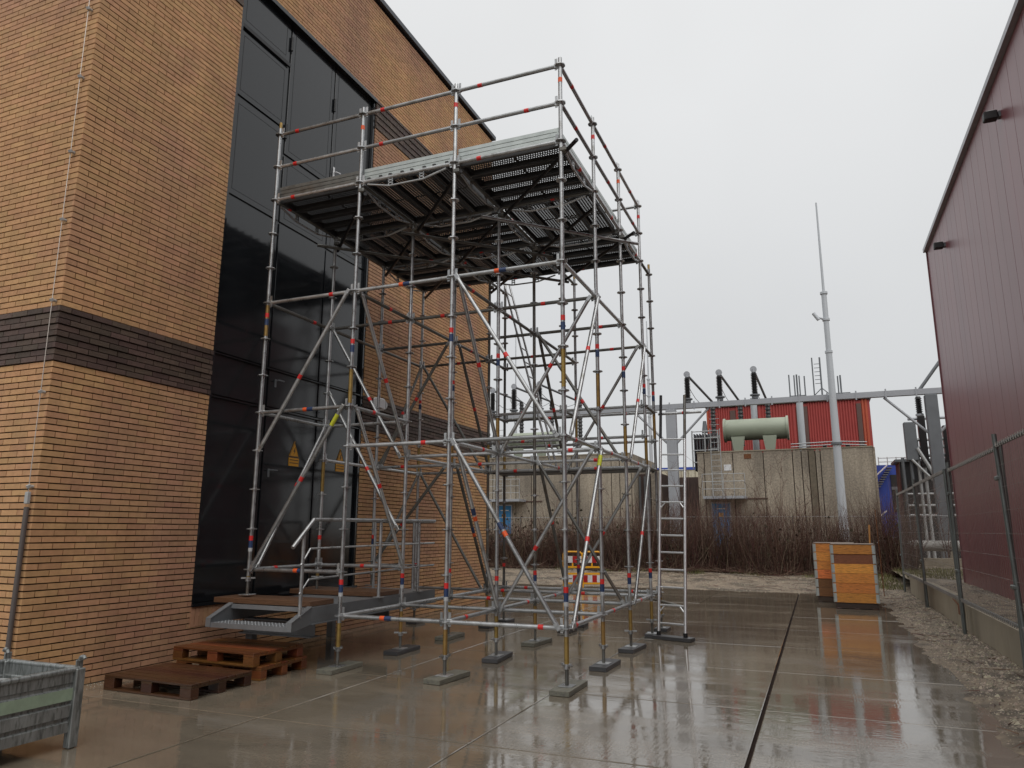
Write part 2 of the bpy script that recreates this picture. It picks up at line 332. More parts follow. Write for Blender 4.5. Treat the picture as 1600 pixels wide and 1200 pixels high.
# ---------------------------------------------------------------- brick building
XB = -4.76; YN, YF, HB = -2.48, 8.62, 11.77; CH = .0665; BL = .2455
DY0, DY1, DZ0, DZ1 = -.34, 3.19, .665, 9.71
bld = thing('brick_building', (-9, 3, 0), 'tall tan brick building with dark brick bands beside the scaffold', 'building')
core = MB()
D = .019
core.bb(-14, XB-D, YN+D, DY0, -.04, HB)                       # left of the door
core.bb(-14, XB-D, DY1, YF-D, -.04, HB); core.bb(-14, XB-D, DY0, DY1, -.04, DZ0-.002); core.bb(-14, XB-D, DY0, DY1, DZ1+.002, HB)
core.bb(-14, XB-.45, DY0, DY1, DZ0, DZ1)
wall = part('wall', core, M['mortar'], bld)
NC = int(HB/CH)
def is_dark(k): return 50 <= k < 59 or 137 <= k < 146
bricks = []   # (kind, face, a0, a1, k)
random.seed(11)
for k in range(NC):
    off = 0 if k % 2 else .5
    # side face, along Y from the corner
    y = YN + (.5*BL if off else 0)*1.0
    segs = []
    y = YN - 0.0; first = BL*.5 if off else BL
    while y < YF-.02:
        y1 = min(y+first, YF); first = BL; segs.append((y, y1)); y = y1
    zc = (k+.5)*CH
    for a, b in segs:
        if DZ0-.03 < zc < DZ1+.02:
            if a >= DY0 and b <= DY1: continue
            if a < DY0 < b: b = DY0+.007
            elif a < DY1 < b: a = DY1-.007
        if b-a > .03: bricks.append(('s', a, b, k))
    x = XB; first = BL if off else BL*.5
    while x > -8.2:
        x1 = x-first; first = BL; bricks.append(('f', x1, x, k)); x = x1
def brick_box(mb, b, mi=0):
    f, a, c, k = b; j = random.uniform(.0032,.0062); jz = random.uniform(.0056,.0072)
    p = 0.0
    if is_dark(k): p = .016 if (k % 2 == (0 if k < 100 else 1)) else .003
    z0, z1 = k*CH+jz, (k+1)*CH-jz; p += random.uniform(-.0012, .0012); t = .024
    if f == 's':
        y0 = a+(j if a > YN+.001 else -p*.98); y1 = c-(j if c < YF-.001 else 0)
        mb.bb(XB-t, XB+p, y0+ (.0004 if a<=YN+.001 else 0), y1, z0, z1, mi)
    else:
        x1 = c-(j if c < XB-.001 else .0205)
        mb.bb(a+j, x1, YN-p, YN+t, z0, z1, mi)
def brick_px(b):
    f, a, c, k = b; z = (k+.5)*CH
    P = Vector((XB,(a+c)/2,z)) if f == 's' else Vector(((a+c)/2,YN,z)); v = P-CAM; dz = v.dot(fw)
    return 800+FPX*v.dot(rt)/dz, 600-FPX*v.dot(up)/dz, (abs(v.normalized().x) if f == 's' else abs(v.normalized().y))/dz/dz*(c-a)
vis = []
for b in bricks:
    x_, y_, s_ = brick_px(b)
    if 15 < x_ < 1580 and 5 < y_ < 1010: vis.append((s_, b))
vis.sort(key=lambda t: -t[0]); single = set(b for _, b in vis[:300])
stuff = [MB(), MB()]
for b in bricks:
    if b in single:
        mb = MB(); brick_box(mb, b); part('brick', mb, M['brick_dark'] if is_dark(b[3]) else M['brick'], wall)
    else: brick_box(stuff[1 if is_dark(b[3]) else 0], b)
tag(part('brickwork', stuff[0], M['brick'], wall), kind='stuff'); tag(part('dark_brickwork', stuff[1], M['brick_dark'], wall), kind='stuff')
# soldier course under the door
for i in range(51):
    y = DY0+.005+i*.0695
    if y+.06 > DY1: break
    sb = MB().bb(XB-.03, XB+.004, y, y+.06, DZ0-.245, DZ0-.005); part('soldier_brick', sb, M['brick'], wall)
tr = MB().bb(-14.1, XB+.07, YN-.07, YF+.07, HB, HB+.10); part('roof_trim', tr, M['roof_trim'], bld)
# ---- tall double door
dr = MB().bb(XB-.30, XB-.10, DY0, DY1, DZ0, DZ1); door = part('door', dr, M['door'], bld)
fr = MB(); fr.bb(XB-.10, XB-.02, DY0, DY0+.06, DZ0, DZ1); fr.bb(XB-.10, XB-.02, DY1-.06, DY1, DZ0, DZ1); fr.bb(XB-.10, XB+.02, DY0, DY1, DZ1-.07, DZ1); fr.bb(XB-.10, XB+.03, DY0+.001, DY1-.001, DZ0-.004, DZ0+.03)
part('door_frame', fr, M['door'], door)
XD = XB-.10
rows = [(.70,3.34),(3.37,3.93),(3.96,6.22),(6.25,8.62),(8.68,9.64)]
rows_l = [(.70,3.34),(3.37,3.93),(3.96,6.22),(6.25,7.75),(7.80,8.86),(8.95,9.64)]
cols = [(DY0+.07, .80), (.84, 1.98), (2.01, DY1-.07)]
for ci, (a, b) in enumerate(cols):
    for (z0, z1) in (rows_l if ci == 0 else [(.70,3.34),(3.37,3.93),(3.96,6.22),(6.25,7.35),(7.39,9.64)]):
        t = .028 if z0 < 3.9 else .022
        pn = MB().bev((XD+t/2, (a+b)/2, (z0+z1)/2), (t, b-a, z1-z0), .004); po = part('panel', pn, M['door'], door)
        if z0 > 6 and (b-a) > .3:
            q = .085; ou = MB(); e_ = .007; X0, X1 = XD+t-.002, XD+t+.0025
            ou.bb(X0,X1,a+q,b-q,z0+q,z0+q+e_); ou.bb(X0,X1,a+q,b-q,z1-q-e_,z1-q); ou.bb(X0,X1,a+q,a+q+e_,z0+q+e_,z1-q-e_); ou.bb(X0,X1,b-q-e_,b-q,z0+q+e_,z1-q-e_)
            part('panel_groove_strip', ou, M['door_seam'], door)  # raised dark strips stand in for the dark of inset panel grooves
for z in (3.945, 3.355): part('weather_bar', MB().prism([(XD,z),(XD+.07,z-.015),(XD+.07,z-.03),(XD,z-.03)][::1], 1, DY0+.07, DY1-.07), M['door'], door)
for z in (8.9,): part('panel_gap_bar', MB().bb(XD+.02, XD+.06, DY0+.07, .80, z-.03, z+.03), M['door_seam'], door)  # dark bar stands in for the black gap between panels
for y, z in ((.815,9.3),(.815,7.75),(1.995,8.9)):
    part('hinge', MB().tube((XD+.045,y,z-.12),(XD+.045,y,z+.12),.02,10), M['black'], door)
for px, py in ((430,600),(419,740)): 
    p = atX(px, py, XD+.03); hd = MB().bb(p.x-.004,p.x+.012,p.y-.015,p.y+.015,p.z-.05,p.z+.07); hd.tube((p.x+.02,p.y,p.z+.05),(p.x+.07,p.y,p.z+.05),.010); hd.tube((p.x+.07,p.y-.005,p.z+.05),(p.x+.07,p.y+.11,p.z+.05),.010); part('door_handle', hd, M['grey_mid'], door)
p = atX(521, 270, XD+.03); hd = MB().bb(p.x,p.x+.012,p.y-.02,p.y+.02,p.z-.16,p.z+.1); hd.tube((p.x,p.y,p.z),(p.x+.06,p.y,p.z),.012); hd.tube((p.x+.06,p.y,p.z),(p.x+.06,p.y+.12,p.z+.02),.012); part('door_handle', hd, M['white'], door)
def text(body, size, M4, mat_, parent, name='lettering', bold=0):
    cu = bpy.data.curves.new('t', 'FONT'); cu.body = body; cu.size = size; cu.align_x = 'CENTER'; cu.align_y = 'CENTER'; cu.extrude = .0006; cu.offset = bold
    to = bpy.data.objects.new('t', cu); COL.objects.link(to); dg = bpy.context.evaluated_depsgraph_get()
    me = bpy.data.meshes.new_from_object(to.evaluated_get(dg)); bpy.data.objects.remove(to); me.transform(M4); me.materials.clear(); me.materials.append(mat_)
    return link(name, me, parent)
# yellow high-voltage warning signs (triangle with a bolt, text plate below)
def vsign(p, n_lines, label):
    t = thing('warning_sign', (p.x, p.y, p.z-.2), label, 'sign', 'yellow voltage warning signs on the door')
    x = XD+.034; w = .115
    tri = MB().prism([(p.y-w,p.z-.02),(p.y+w,p.z-.02),(p.y,p.z+.22)], 0, x, x+.004); part('triangle', tri, M['sign'], t)
    rim = MB()
    P3 = [(p.y-w+.012,p.z-.013),(p.y+w-.012,p.z-.013),(p.y,p.z+.203)]
    for a, b in ((0,1),(1,2),(2,0)): rim.tube((x+.005,*P3[a]),(x+.005,*P3[b]),.0042,6)
    bl = [(.012,.13),(-.022,.06),(.0,.06),(-.014,.008),(.026,.078),(.004,.078),(.024,.13)]
    rim.prism([(p.y+a, p.z+b) for a, b in bl], 0, x+.004, x+.0056); part('bolt_symbol', rim, M['black'], t)
    pl = MB().bb(x, x+.004, p.y-w, p.y+w, p.z-.16, p.z-.035); part('text_plate', pl, M['sign'], t)
    ln = MB()
    for i in range(n_lines): ln.bb(x+.003, x+.005, p.y-.10, p.y+.10, p.z-.075-.045*i, p.z-.063-.045*i)
    part('text_lines', ln, M['black'], t)
vsign(atX(459, 712, XD+.03), 2, 'left yellow triangular voltage warning sign on the dark door')
vsign(atX(531, 722, XD+.03), 2, 'right yellow triangular voltage warning sign on the dark door')
# lamp on the wall right of the door
p = atX(590, 632, XB+.02); t = thing('wall_lamp', (XB, p.y, p.z-.12), 'white bulkhead lamp on brick wall just right of the dark door', 'lamp')
part('housing', MB().bev((XB+.07,p.y-.03,p.z), (.13,.26,.22), .03), M['white'], t); part('lens', MB().tube((XB+.06,p.y+.13,p.z),(XB+.06,p.y+.17,p.z),.09,16,r2=.06), M['white'], t)
# lightning cable on the front face of the building
cab = thing('lightning_cable', (XB-.22, YN-.05, 0), 'thin steel cable with clamps running down the building corner into a conduit', 'cable')
c0 = atY(140, 0, YN-.04); c1 = atY(44, 770, YN-.04); top = c0+(c0-c1)*.6
part('wire', MB().tube(top, c1, .0048, 6), M['cable'], cab)
for py in (14, 120, 237, 343, 469, 612, 760):
    q = c1+(c0-c1)*((770-py)/770.); bq = atY(140-96*py/770., py, YN-.04); part('clamp', MB().tube((bq.x+.012,YN-.005,bq.z),(bq.x+.012,YN-.055,bq.z),.016,8).tube((bq.x+.012,YN-.045,bq.z-.012),(bq.x+.012,YN-.06,bq.z+.012),.022,8), M['ladder_steel'], cab)
b0 = Vector((c1.x-.0, YN-.03, c1.z-.14)); b1_ = Vector((atY(14, 1020, YN-.03).x, YN-.03, .0))
part('conduit', MB().tube((b0.x,YN-.035,b0.z),(b0.x,YN-.035,0.0),.024,10), M['conduit'], cab)
part('coupler', MB().bev((c1.x,YN-.04,c1.z-.05),(.045,.04,.12),.006), M['ladder_steel'], cab)

# ---------------------------------------------------------------- maroon hall on the right
XM = 5.72; YMF = 13.95; HM = 9.02
hall = thing('maroon_hall', (9, 3, .3), 'large maroon metal clad hall along the right edge', 'building')
part('hall_core', MB().bb(XM+.06, 24, -14, YMF-.06, .2, HM-.05), M['maroon'], hall)
yy = YMF; k = 0
pw = 1.0
ribme = None
def cladme():
    mb = MB(); h = HM-.31; n = 4
    prof = [(.0,.003)]
    w = pw-.006
    # two broad shallow trays per panel
    pts = [(0,.012),(.006,.03),(.485,.03),(.488,.0285),(.494,.0285),(.497,.03),(w-.006,.03),(w,.012)]
    vs = []
    for z in (0, h):
        for a, d in pts: vs.append((-d, -a, z))
    n = len(pts); mb.add(vs, [(i,i+1,n+i+1,n+i) for i in range(n-1)]); return mb.mesh('panel', M['maroon'])
cm = cladme()
while yy > -13:
    link('panel', cm, hall, (XM+.06, yy-.003, .30)); yy -= pw
part('corner_trim', MB().bb(XM+.0, XM+.10, YMF-.004, YMF+.03, .3, HM), M['maroon'], hall)
part('roof_flashing', MB().bb(XM-.06, XM+.5, -14, YMF+.06, HM, HM+.10), M['maroon_trim'], hall)
part('plinth', MB().bb(XM+.05, XM+.12, -14, YMF, .0, .31), M['concrete_wall'], hall)
part('hall_roof', MB().bb(XM+.5, 24, -14, YMF, HM-.02, HM+.05), M['roof_dark'], hall)
for (px, py, lab) in ((1548,182,'nearer dark floodlight box high on the maroon hall'),(1467,384,'farther dark floodlight box near the far roof corner of the maroon hall')):
    p = atX(px, py, XM-.1); t = thing('wall_floodlight', (XM, p.y, p.z-.12), lab, 'lamp', 'floodlights on the maroon hall')
    part('body', MB().bev((XM-.11,p.y,p.z),(.20,.15,.15),.015), M['black'], t); part('bracket', MB().bb(XM-.0,XM+.04,p.y-.06,p.y+.06,p.z-.05,p.z+.05), M['grey_mid'], t); part('lens', MB().bb(XM-.17,XM-.05,p.y-.06,p.y+.06,p.z+.075,p.z+.081), M['white'], t)

# ---------------------------------------------------------------- retaining wall and mesh fence on the right
rw = thing('retaining_wall', (4.56, 4, 0), 'low concrete panel retaining wall below the mesh fence', 'wall')
ys = [-7.6,-4.1,-.9,2.7,6.35,7.3,10.6,14.2]
hz = [.44,.44,.44,.47,.50,.55,.53]
for i in range(len(ys)-1):
    part('wall_panel', MB().bev((4.60,(ys[i]+ys[i+1])/2,hz[i]/2-.08),(.09,ys[i+1]-ys[i]-.012,hz[i]+.16),.006), M['concrete_wall'], rw)
FX = 4.46
fence_posts = [(-1.35,'mesh fence panel nearest the right edge'),(2.45,''),(6.15,''),(10.4,''),(14.6,'')]
labs = ['wire mesh fence panel at the right edge of the frame','second wire mesh fence panel in front of the maroon hall','third wire mesh fence panel reaching past the hall corner','farthest wire mesh fence panel beyond the hall corner']
def mesh_panel(y0, y1, lab, lean):
    t = thing('fence_panel', (FX, (y0+y1)/2, 0), lab, 'fence', 'wire mesh fence panels on the right')
    def P(y, z): return (FX+lean*(z-.5), y, z)
    for y, ex in ((y0+.05, 0), (y1-.05, 0)):
        part('post', MB().tube(P(y,.0), P(y,2.70 if y == y1-.05 else 2.6), .026, 10), M['fence'], t)
    part('top_rail', MB().tube(P(y0+.05,2.56), P(y1-.05,2.56), .022, 8), M['fence'], t); part('bottom_rail', MB().tube(P(y0+.05,.57), P(y1-.05,.57), .022, 8), M['fence'], t)
    wm = MB(); n = int((y1-y0-.1)/.1)
    for i in range(1, n):
        y = y0+.05+i*.1; wm.tube(P(y,.56), P(y,2.58), .0017, 4, caps=False)
        for z in (.57,2.56): wm.tube((FX+lean*(z-.5)-.024,y,z-.028),(FX+lean*(z-.5)-.024,y+.012,z+.028),.007,5)
    for z in (.8,1.06,1.32,1.58,1.84,2.1,2.34):
        wm.tube(P(y0+.05,z), P(y1-.05,z), .002, 4, caps=False)
    tag(part('wire_mesh', wm, M['fence_wire'], t), kind='stuff')
    for z in (2.2, 1.0): part('clamp', MB().bev((FX-.01+lean*(z-.5),y1,z),(.06,.15,.05),.01), M['fence'], t)
ypost = [-1.5, 2.35, 6.1, 10.35, 14.6]
for i in range(4): mesh_panel(ypost[i], ypost[i+1], labs[i], (-.02,.01,-.01,.015)[i])
t = thing('rusty_bracket', (4.50, 6.6, .25), 'rusty square bracket on the fence post at the retaining wall', 'bracket')
part('plate', MB().bev((4.52,6.62,.36),(.06,.20,.16),.01), M['rust'], t); part('pin', MB().tube((4.50,6.72,.44),(4.56,7.6,.46),.012,8), M['rust'], t)

# ================================================================ SCAFFOLD
GX = [-4.2,-2.8,-1.4,0.0]; GY = [0,1.4,2.8,4.2,4.93]; Z0 = .61
def zi(k): return Z0+.5*k
def node(i, j, k): return Vector((GX[i], GY[j], zi(k)))
sc = thing('scaffold_tower', (-2.1, 2.1, 0), 'galvanised steel modular scaffold tower with a perforated steel top deck', 'scaffold')
RT = .0241
ros = MB()
n = 16; vs = []
for z in (-.0055,.0055):
    for rr in (RT-.002, .065):
        for i in range(n): a = 2*math.pi*i/n; q = rr*(1 if rr < .05 or i % 2 else .93); vs.append((q*math.cos(a), q*math.sin(a), z))
fs = []
for i in range(n):
    j = (i+1)%n
    fs += [(i,j,n+j,n+i),(2*n+i,3*n+i,3*n+j,2*n+j),(n+i,n+j,3*n+j,3*n+i)]
ros.add(vs, fs); ros.tube((0,0,-.022),(0,0,.022),RT+.004,10,caps=False)
rosme = ros.mesh('rosette', M['galv'])
def cyl_me(name, r, h, m_, n=14): return MB().tube((0,0,0),(0,0,h),r,n).mesh(name, m_)
bandme = {c: cyl_me('colour_band', RT+.0022, h, M[c]) for c, h in (('red',.06),('blue_band',.09),('white_band',.045),('orange_band',.06))}
sleeveme = cyl_me('sleeve', RT+.0015, .43, M['gold'])
longsleeve = cyl_me('sleeve', RT+.001, .30, M['gold'])
nutme = MB().tube((0,0,-.02),(0,0,.03),.034,8).box((0,0,.02),(.17,.028,.018)).box((0,0,.02),(.028,.11,.018)).mesh('jack_nut', M['galv'])
platme = MB().bev((0,0,.005),(.15,.15,.01),.002).mesh('base_plate', M['galv'])
def add(name, me, parent, loc, q=None):
    o = link(name, me, None, loc)
    if q is not None: o.rotation_euler = q.to_euler()
    o.parent = parent; o.matrix_parent_inverse = world_of(parent).inverted(); return o
board_tops = {}
def standard(i, j, kb, kt, zbase, gold=None, band=1, topgold=False, mt='galv'):
    """post from its jack to the rosette kt; zbase = height of what the plate stands on"""
    x, y = GX[i], GY[j]; zb = zi(kb)-.10
    p = part('standard', MB().tube((x,y,zb),(x,y,zi(kt)+.10),RT,14), M[mt], sc)
    if topgold: add('sleeve', cyl_me('sleeve', RT-.003, .17, M['gold']), p, (x,y,zi(kt)+.02))
    for k in range(kb, kt+1): add('rosette', rosme, p, (x,y,zi(k)), None).rotation_euler = (0,0,random.uniform(0,.3))
    # joint collars half way
    for g_ in (gold or []): add('sleeve', sleeveme, p, (x,y,zi(g_)-.46))
    if zi(kb)-zbase > .3:
        lo = max(zbase+.20, zb-.28); add('sleeve', MB().tube((0,0,lo-zb),(0,0,0.02),RT+.0012,12).mesh('sleeve', M['gold']), p, (x,y,zb))
    else: lo = zb+.0
    add('jack_screw', MB().tube((0,0,zbase+.004-lo),(0,0,.02),.0185,10).mesh('jack_screw', M['galv_dark']), p, (x,y,lo))
    add('jack_nut', nutme, p, (x,y,lo-.015)).rotation_euler = (0,0,random.uniform(0,3))
    add('base_plate', platme, p, (x,y,zbase))
    zc = zi(kb)+.30
    if band:
        for c, dz in (('red',.055),) if (i+j) % 2 and j > 0 and i < 3 else (('white_band',-.08),('blue_band',-.035),('red',.055)): add('colour_band', bandme[c], p, (x,y,zc+dz))
        if kt > 6 and (j == 0 or i == 3 or (i+j) % 3 == 0):
            kk = (4 if kb == 0 else 5)+band*0
            for c, dz in (('blue_band',-.03),('red',.08)): add('colour_band', bandme[c], p, (x,y,zi(kk+2)+.22+dz))
        if kt > 11 and i > 0: add('colour_band', bandme['orange_band' if (i+j)%2 else 'red'], p, (x,y,zi(12)+.27))
    return p
ZW = .775  # top of walkway plank
random.seed(5)
BT = .05
standard(0,0,1,13,.80,[8],topgold=True); standard(0,1,1,11,.74,[4]); standard(0,2,1,11,.735,[]); standard(0,3,0,11,BT,[5])
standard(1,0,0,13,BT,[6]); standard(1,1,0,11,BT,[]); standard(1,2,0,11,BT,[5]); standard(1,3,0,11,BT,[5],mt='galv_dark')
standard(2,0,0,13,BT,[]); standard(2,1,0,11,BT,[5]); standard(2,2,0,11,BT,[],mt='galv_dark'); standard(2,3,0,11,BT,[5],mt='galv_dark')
standard(3,0,0,13,BT,[6]); standard(3,1,0,13,BT,[6]); standard(3,2,0,13,BT,[5]); standard(3,3,0,13,BT,[5])
for i in (1,2,3): standard(i,4,0,11,BT,[6 if i > 1 else 5],topgold=True,mt='galv_dark' if i < 2 else 'galv')

headme = MB().bev((.040,0,0),(.062,.036,.062),.008).box((.046,0,.026),(.03,.008,.15)).box((.02,0,.014),(.05,.03,.014)).mesh('wedge_head', M['galv'])
def qrot(d): return d.to_track_quat('X','Z')
def ledger(a, b, name='ledger', bandc='red', bandpos=None, mt='galv', r=RT, heads=True):
    a = Vector(a); b = Vector(b); d = (b-a).normalized()
    p = part(name, MB().tube(a+d*.065, b-d*.065, r, 12), M[mt], sc)
    if heads:
        for q, s in ((a,d),(b,-d)): add('wedge_head', headme, p, q+s*.005, qrot(s))
    if bandc:
        t = random.uniform(.18,.75) if bandpos is None else bandpos
        c = a.lerp(b, t); qq = d.to_track_quat('Z','Y')
        add('colour_band', bandme[bandc], p, c, qq)
        if bandc == 'orange_band': add('colour_band', bandme['blue_band'], p, c+d*.061, qq)
    return p
def L_(i0,j0,i1,j1,k,**kw):
    return ledger(node(i0,j0,k), node(i1,j1,k), **kw)
# front row (Y=0)
L_(0,0,1,0,1,bandc='orange_band',bandpos=.5); L_(0,0,1,0,5,bandc='orange_band',bandpos=.5); L_(0,0,1,0,8,bandpos=.72)
L_(1,0,2,0,0,bandc='orange_band',bandpos=.4); L_(1,0,2,0,4,bandpos=.74); L_(1,0,2,0,8,bandc='orange_band',bandpos=.47)
L_(2,0,3,0,0,bandpos=.78); L_(2,0,3,0,4,bandc=None); L_(2,0,3,0,8,bandc='orange_band',bandpos=.4)
for i in range(3):
    for k in (11,12,13): L_(i,0,i+1,0,k,name='guard_rail' if k > 11 else 'ledger',bandpos={0:.2,1:.2,2:.22}[i]+(.45 if (i,k)==(2,12) else 0),bandc=None if (i,k)==(1,11) else 'red')
# right row (X=0)
for j in range(3):
    for k in (0,4,8): L_(3,j,3,j+1,k,bandpos=.2+.12*j+.05*(k//4),bandc='red' if k != 8 else None)
    for k in (11,12,13): L_(3,j,3,j+1,k,name='guard_rail' if k > 11 else 'ledger',bandpos=.4+.12*j-.1*(k-12))
L_(2,3,3,3,13,name='guard_rail',bandc=None); L_(2,3,3,3,12,name='guard_rail',bandc=None)
# inner rows along X
for j in (1,2,3):
    for i in range(3):
        lv = (1,5,8,11) if (i == 0 and j == 1) else ((8,4,11) if i == 0 else (0,4,8,11))
        if i == 0 and j == 3: lv = (0,4,8,11)
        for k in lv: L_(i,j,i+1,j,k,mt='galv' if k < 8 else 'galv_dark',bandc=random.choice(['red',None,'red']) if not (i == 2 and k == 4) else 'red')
# inner rows along Y
for i in (0,1,2):
    for j in range(3):
        if i == 0 and j < 1: lv = (1,5,8,11)
        elif i == 0: lv = (4,8,11)+((0,) if j == 2 and False else ())
        elif i == 1 and j == 0: lv = (0,5,8,11)
        else: lv = (0,4,8,11)
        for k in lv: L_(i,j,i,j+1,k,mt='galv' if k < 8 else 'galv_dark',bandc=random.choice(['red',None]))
# narrow bay behind (Y 4.2 - 4.93) with landing
for i in (1,2,3):
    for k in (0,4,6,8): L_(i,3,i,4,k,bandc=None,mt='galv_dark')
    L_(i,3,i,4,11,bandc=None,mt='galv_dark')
for i in (1,2):
    for k in (4,5,6): L_(i,4,i+1,4,k,mt='galv' if k < 6 or i == 2 else 'galv_dark',bandpos=.62)
    L_(i,4,i+1,4,0); 
    for k in (5,6): L_(i,3,i+1,3,k,mt='galv',bandpos=.45)
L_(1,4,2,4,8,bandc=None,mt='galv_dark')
ledger((0,4.98,zi(6)-.03),(.86,4.98,zi(6)-.03),name='ladder_tube',heads=False,bandpos=.55)
ledger((-.35,4.86,zi(0)-.05),atY(1076,951,4.78),name='ladder_tube',heads=False,bandc=None,mt='galv_dark')
# diagonals  (i0,j0,k0) -> (i1,j1,k1)
diag = [((0,0,4),(1,0,8)),((0,0,1),(1,0,5)),((0,0,1),(0,1,5)),((1,0,8),(1,1,4)),((1,0,5),(1,1,1)),((0,1,8),(1,1,4)),((0,1,6),(1,1,2)),
 ((2,0,8),(3,0,4)),((2,0,4),(3,0,0)),((2,0,8),(2,1,4)),((2,0,4),(2,1,0)),((1,2,8),(1,3,4)),((1,2,4),(1,3,0)),
 ((3,0,0),(3,1,4)),((3,0,4),(3,1,8)),((3,2,0),(3,3,4)),((3,2,4),(3,3,8)),
 ((3,1,8),(2,1,4)),((3,1,4),(2,1,0)),((2,2,8),(3,2,4)),((2,2,4),(3,2,0)),((2,2,8),(2,3,4)),((2,2,4),(2,3,0)),
 ((3,3,8),(2,3,4)),((3,3,4),(2,3,0)),((1,2,8),(0,2,4)),((1,2,4),(0,2,1)),((0,3,8),(0,2,4)),((0,3,8),(1,3,4)),((0,3,4),(0,2,1)),((0,3,4),(1,3,0))]
dheadme = MB().bev((.03,0,0),(.10,.016,.05),.004).tube((.05,-.02,0),(.05,.02,0),.022,10).mesh('brace_head', M['galv'])
random.seed(21)
for n_, (a, b) in enumerate(diag):
    A, B = node(*a), node(*b); h = Vector((B.x-A.x, B.y-A.y, 0)).normalized(); s = Vector((h.y,-h.x,0))
    if s.y > 0 or (abs(s.y) < .1 and s.x < 0): s = -s          # outside of the face towards the yard
    off = s*.052; A2, B2 = A+h*.07+off, B-h*.07+off; d = (B2-A2).normalized()
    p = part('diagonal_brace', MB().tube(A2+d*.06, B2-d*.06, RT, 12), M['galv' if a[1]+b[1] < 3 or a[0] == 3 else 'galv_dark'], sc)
    for q, s_ in ((A2,d),(B2,-d)): add('brace_head', dheadme, p, q, qrot(s_))
    c = A2.lerp(B2, random.uniform(.42,.6)); qq = d.to_track_quat('Z','Y'); bc = 'orange_band' if n_ in (8,10,12) else 'red'
    add('colour_band', bandme[bc], p, c, qq)
    if bc == 'orange_band': add('colour_band', bandme['blue_band'], p, c-d*.111, qq)
    if n_ in (1,13): add('tape_wrap', MB().tube((0,0,0),(0,0,.16),RT+.003,12).mesh('tape_wrap', M['yellow_tape']), p, (B2-d*.28) , qq)
# steel deck planks: one shared mesh with real perforations
def plank_mesh(Lp):
    mb = MB(); w = .30; zt = 0.0; nx = 38; ny = 6; m0 = .03; mw = .028
    xs0, ys0 = -Lp/2+.05, -w/2+mw; cx = (Lp-.10)/nx; cy = (w-2*mw)/ny; hx, hy = cx*.24, cy*.26
    mb.add([(-Lp/2,-w/2,zt),(Lp/2,-w/2,zt),(Lp/2,ys0,zt),(-Lp/2,ys0,zt)],[(0,1,2,3)]); mb.add([(-Lp/2,-ys0,zt),(Lp/2,-ys0,zt),(Lp/2,w/2,zt),(-Lp/2,w/2,zt)],[(0,1,2,3)])
    mb.add([(-Lp/2,ys0,zt),(xs0,ys0,zt),(xs0,-ys0,zt),(-Lp/2,-ys0,zt)],[(0,1,2,3)]); mb.add([(-xs0,ys0,zt),(Lp/2,ys0,zt),(Lp/2,-ys0,zt),(-xs0,-ys0,zt)],[(0,1,2,3)])
    for a in range(nx):
        for b in range(ny):
            x0 = xs0+a*cx; y0 = ys0+b*cy; mx_, my_ = x0+cx/2, y0+cy/2; sh = (cx*.2 if b % 2 else -cx*.2)
            if a == nx//2: mb.add([(x0,y0,zt),(x0+cx,y0,zt),(x0+cx,y0+cy,zt),(x0,y0+cy,zt)],[(0,1,2,3)]); continue
            mb.add([(x0,y0,zt),(x0+cx,y0,zt),(x0+cx,y0+cy,zt),(x0,y0+cy,zt),(mx_+sh-hx,my_-hy,zt),(mx_+sh+hx,my_-hy,zt),(mx_+sh+hx,my_+hy,zt),(mx_+sh-hx,my_+hy,zt)],[(0,1,5,4),(1,2,6,5),(2,3,7,6),(3,0,4,7)])
            hw = [(mx_+sh-hx,my_-hy),(mx_+sh+hx,my_-hy),(mx_+sh+hx,my_+hy),(mx_+sh-hx,my_+hy)]
            mb.add([(q_[0],q_[1],zz) for zz in (zt,zt-.0045) for q_ in hw], [(0,1,5,4),(1,2,6,5),(2,3,7,6),(3,0,4,7)])
    for s_ in (-1,1):
        mb.bb(-Lp/2,Lp/2,s_*w/2-.002,s_*w/2+.002,-.072,.001); mb.bb(-Lp/2,Lp/2,s_*(w/2-.034),s_*(w/2-.001),-.075,-.070)
        mb.bb(s_*Lp/2-.003,s_*Lp/2+.003,-w/2,w/2,-.07,-.001)
        for yh in (-.09,.09): mb.bb(s_*Lp/2-.01,s_*(Lp/2+.045),yh-.02,yh+.02,-.012,.012)
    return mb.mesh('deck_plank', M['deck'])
pk = plank_mesh(1.30)
ZD = zi(11)+.045
tr_me = {}
def truss(a, b):    # under-slung chord that stiffens a ledger carrying planks
    a = Vector(a); b = Vector(b); d = (b-a).normalized(); z = Vector((0,0,1)); pts = [a+d*.12-z*.045, a+d*.45-z*.125, a+d*.95-z*.125, a+d*1.28-z*.045]
    mb = MB(); mb.path(pts, .014, 8)
    for t in (.47,.93):
        c = a+d*t; Mx = d.to_track_quat('X','Z').to_matrix()
        for s_ in (-.027,.027): mb.box(c+d*s_-z*.075, (.014,.012,.10), 0, Mx)
        mb.box(c-z*.045, (.06,.012,.016), 0, Mx); mb.box(c-z*.082, (.06,.012,.016), 0, Mx)
    part('truss_chord', mb, M['galv'], sc)
for i in range(3):
    for j in range(3):
        alongx = (i+j) % 2 == 0; cx, cy = (GX[i]+GX[i+1])/2, (GY[j]+GY[j+1])/2
        for q in range(4):
            o_ = (q-1.5)*.325
            o = link('deck_plank', pk, None, (cx, cy+o_, ZD) if alongx else (cx+o_, cy, ZD)); o.rotation_euler = (0,0,0 if alongx else math.pi/2); o.parent = sc; o.matrix_parent_inverse = world_of(sc).inverted()
        if alongx: truss(node(i,j,11),node(i,j+1,11)); truss(node(i+1,j,11),node(i+1,j+1,11))
        else: truss(node(i,j,11),node(i+1,j,11)); truss(node(i,j+1,11),node(i+1,j+1,11))
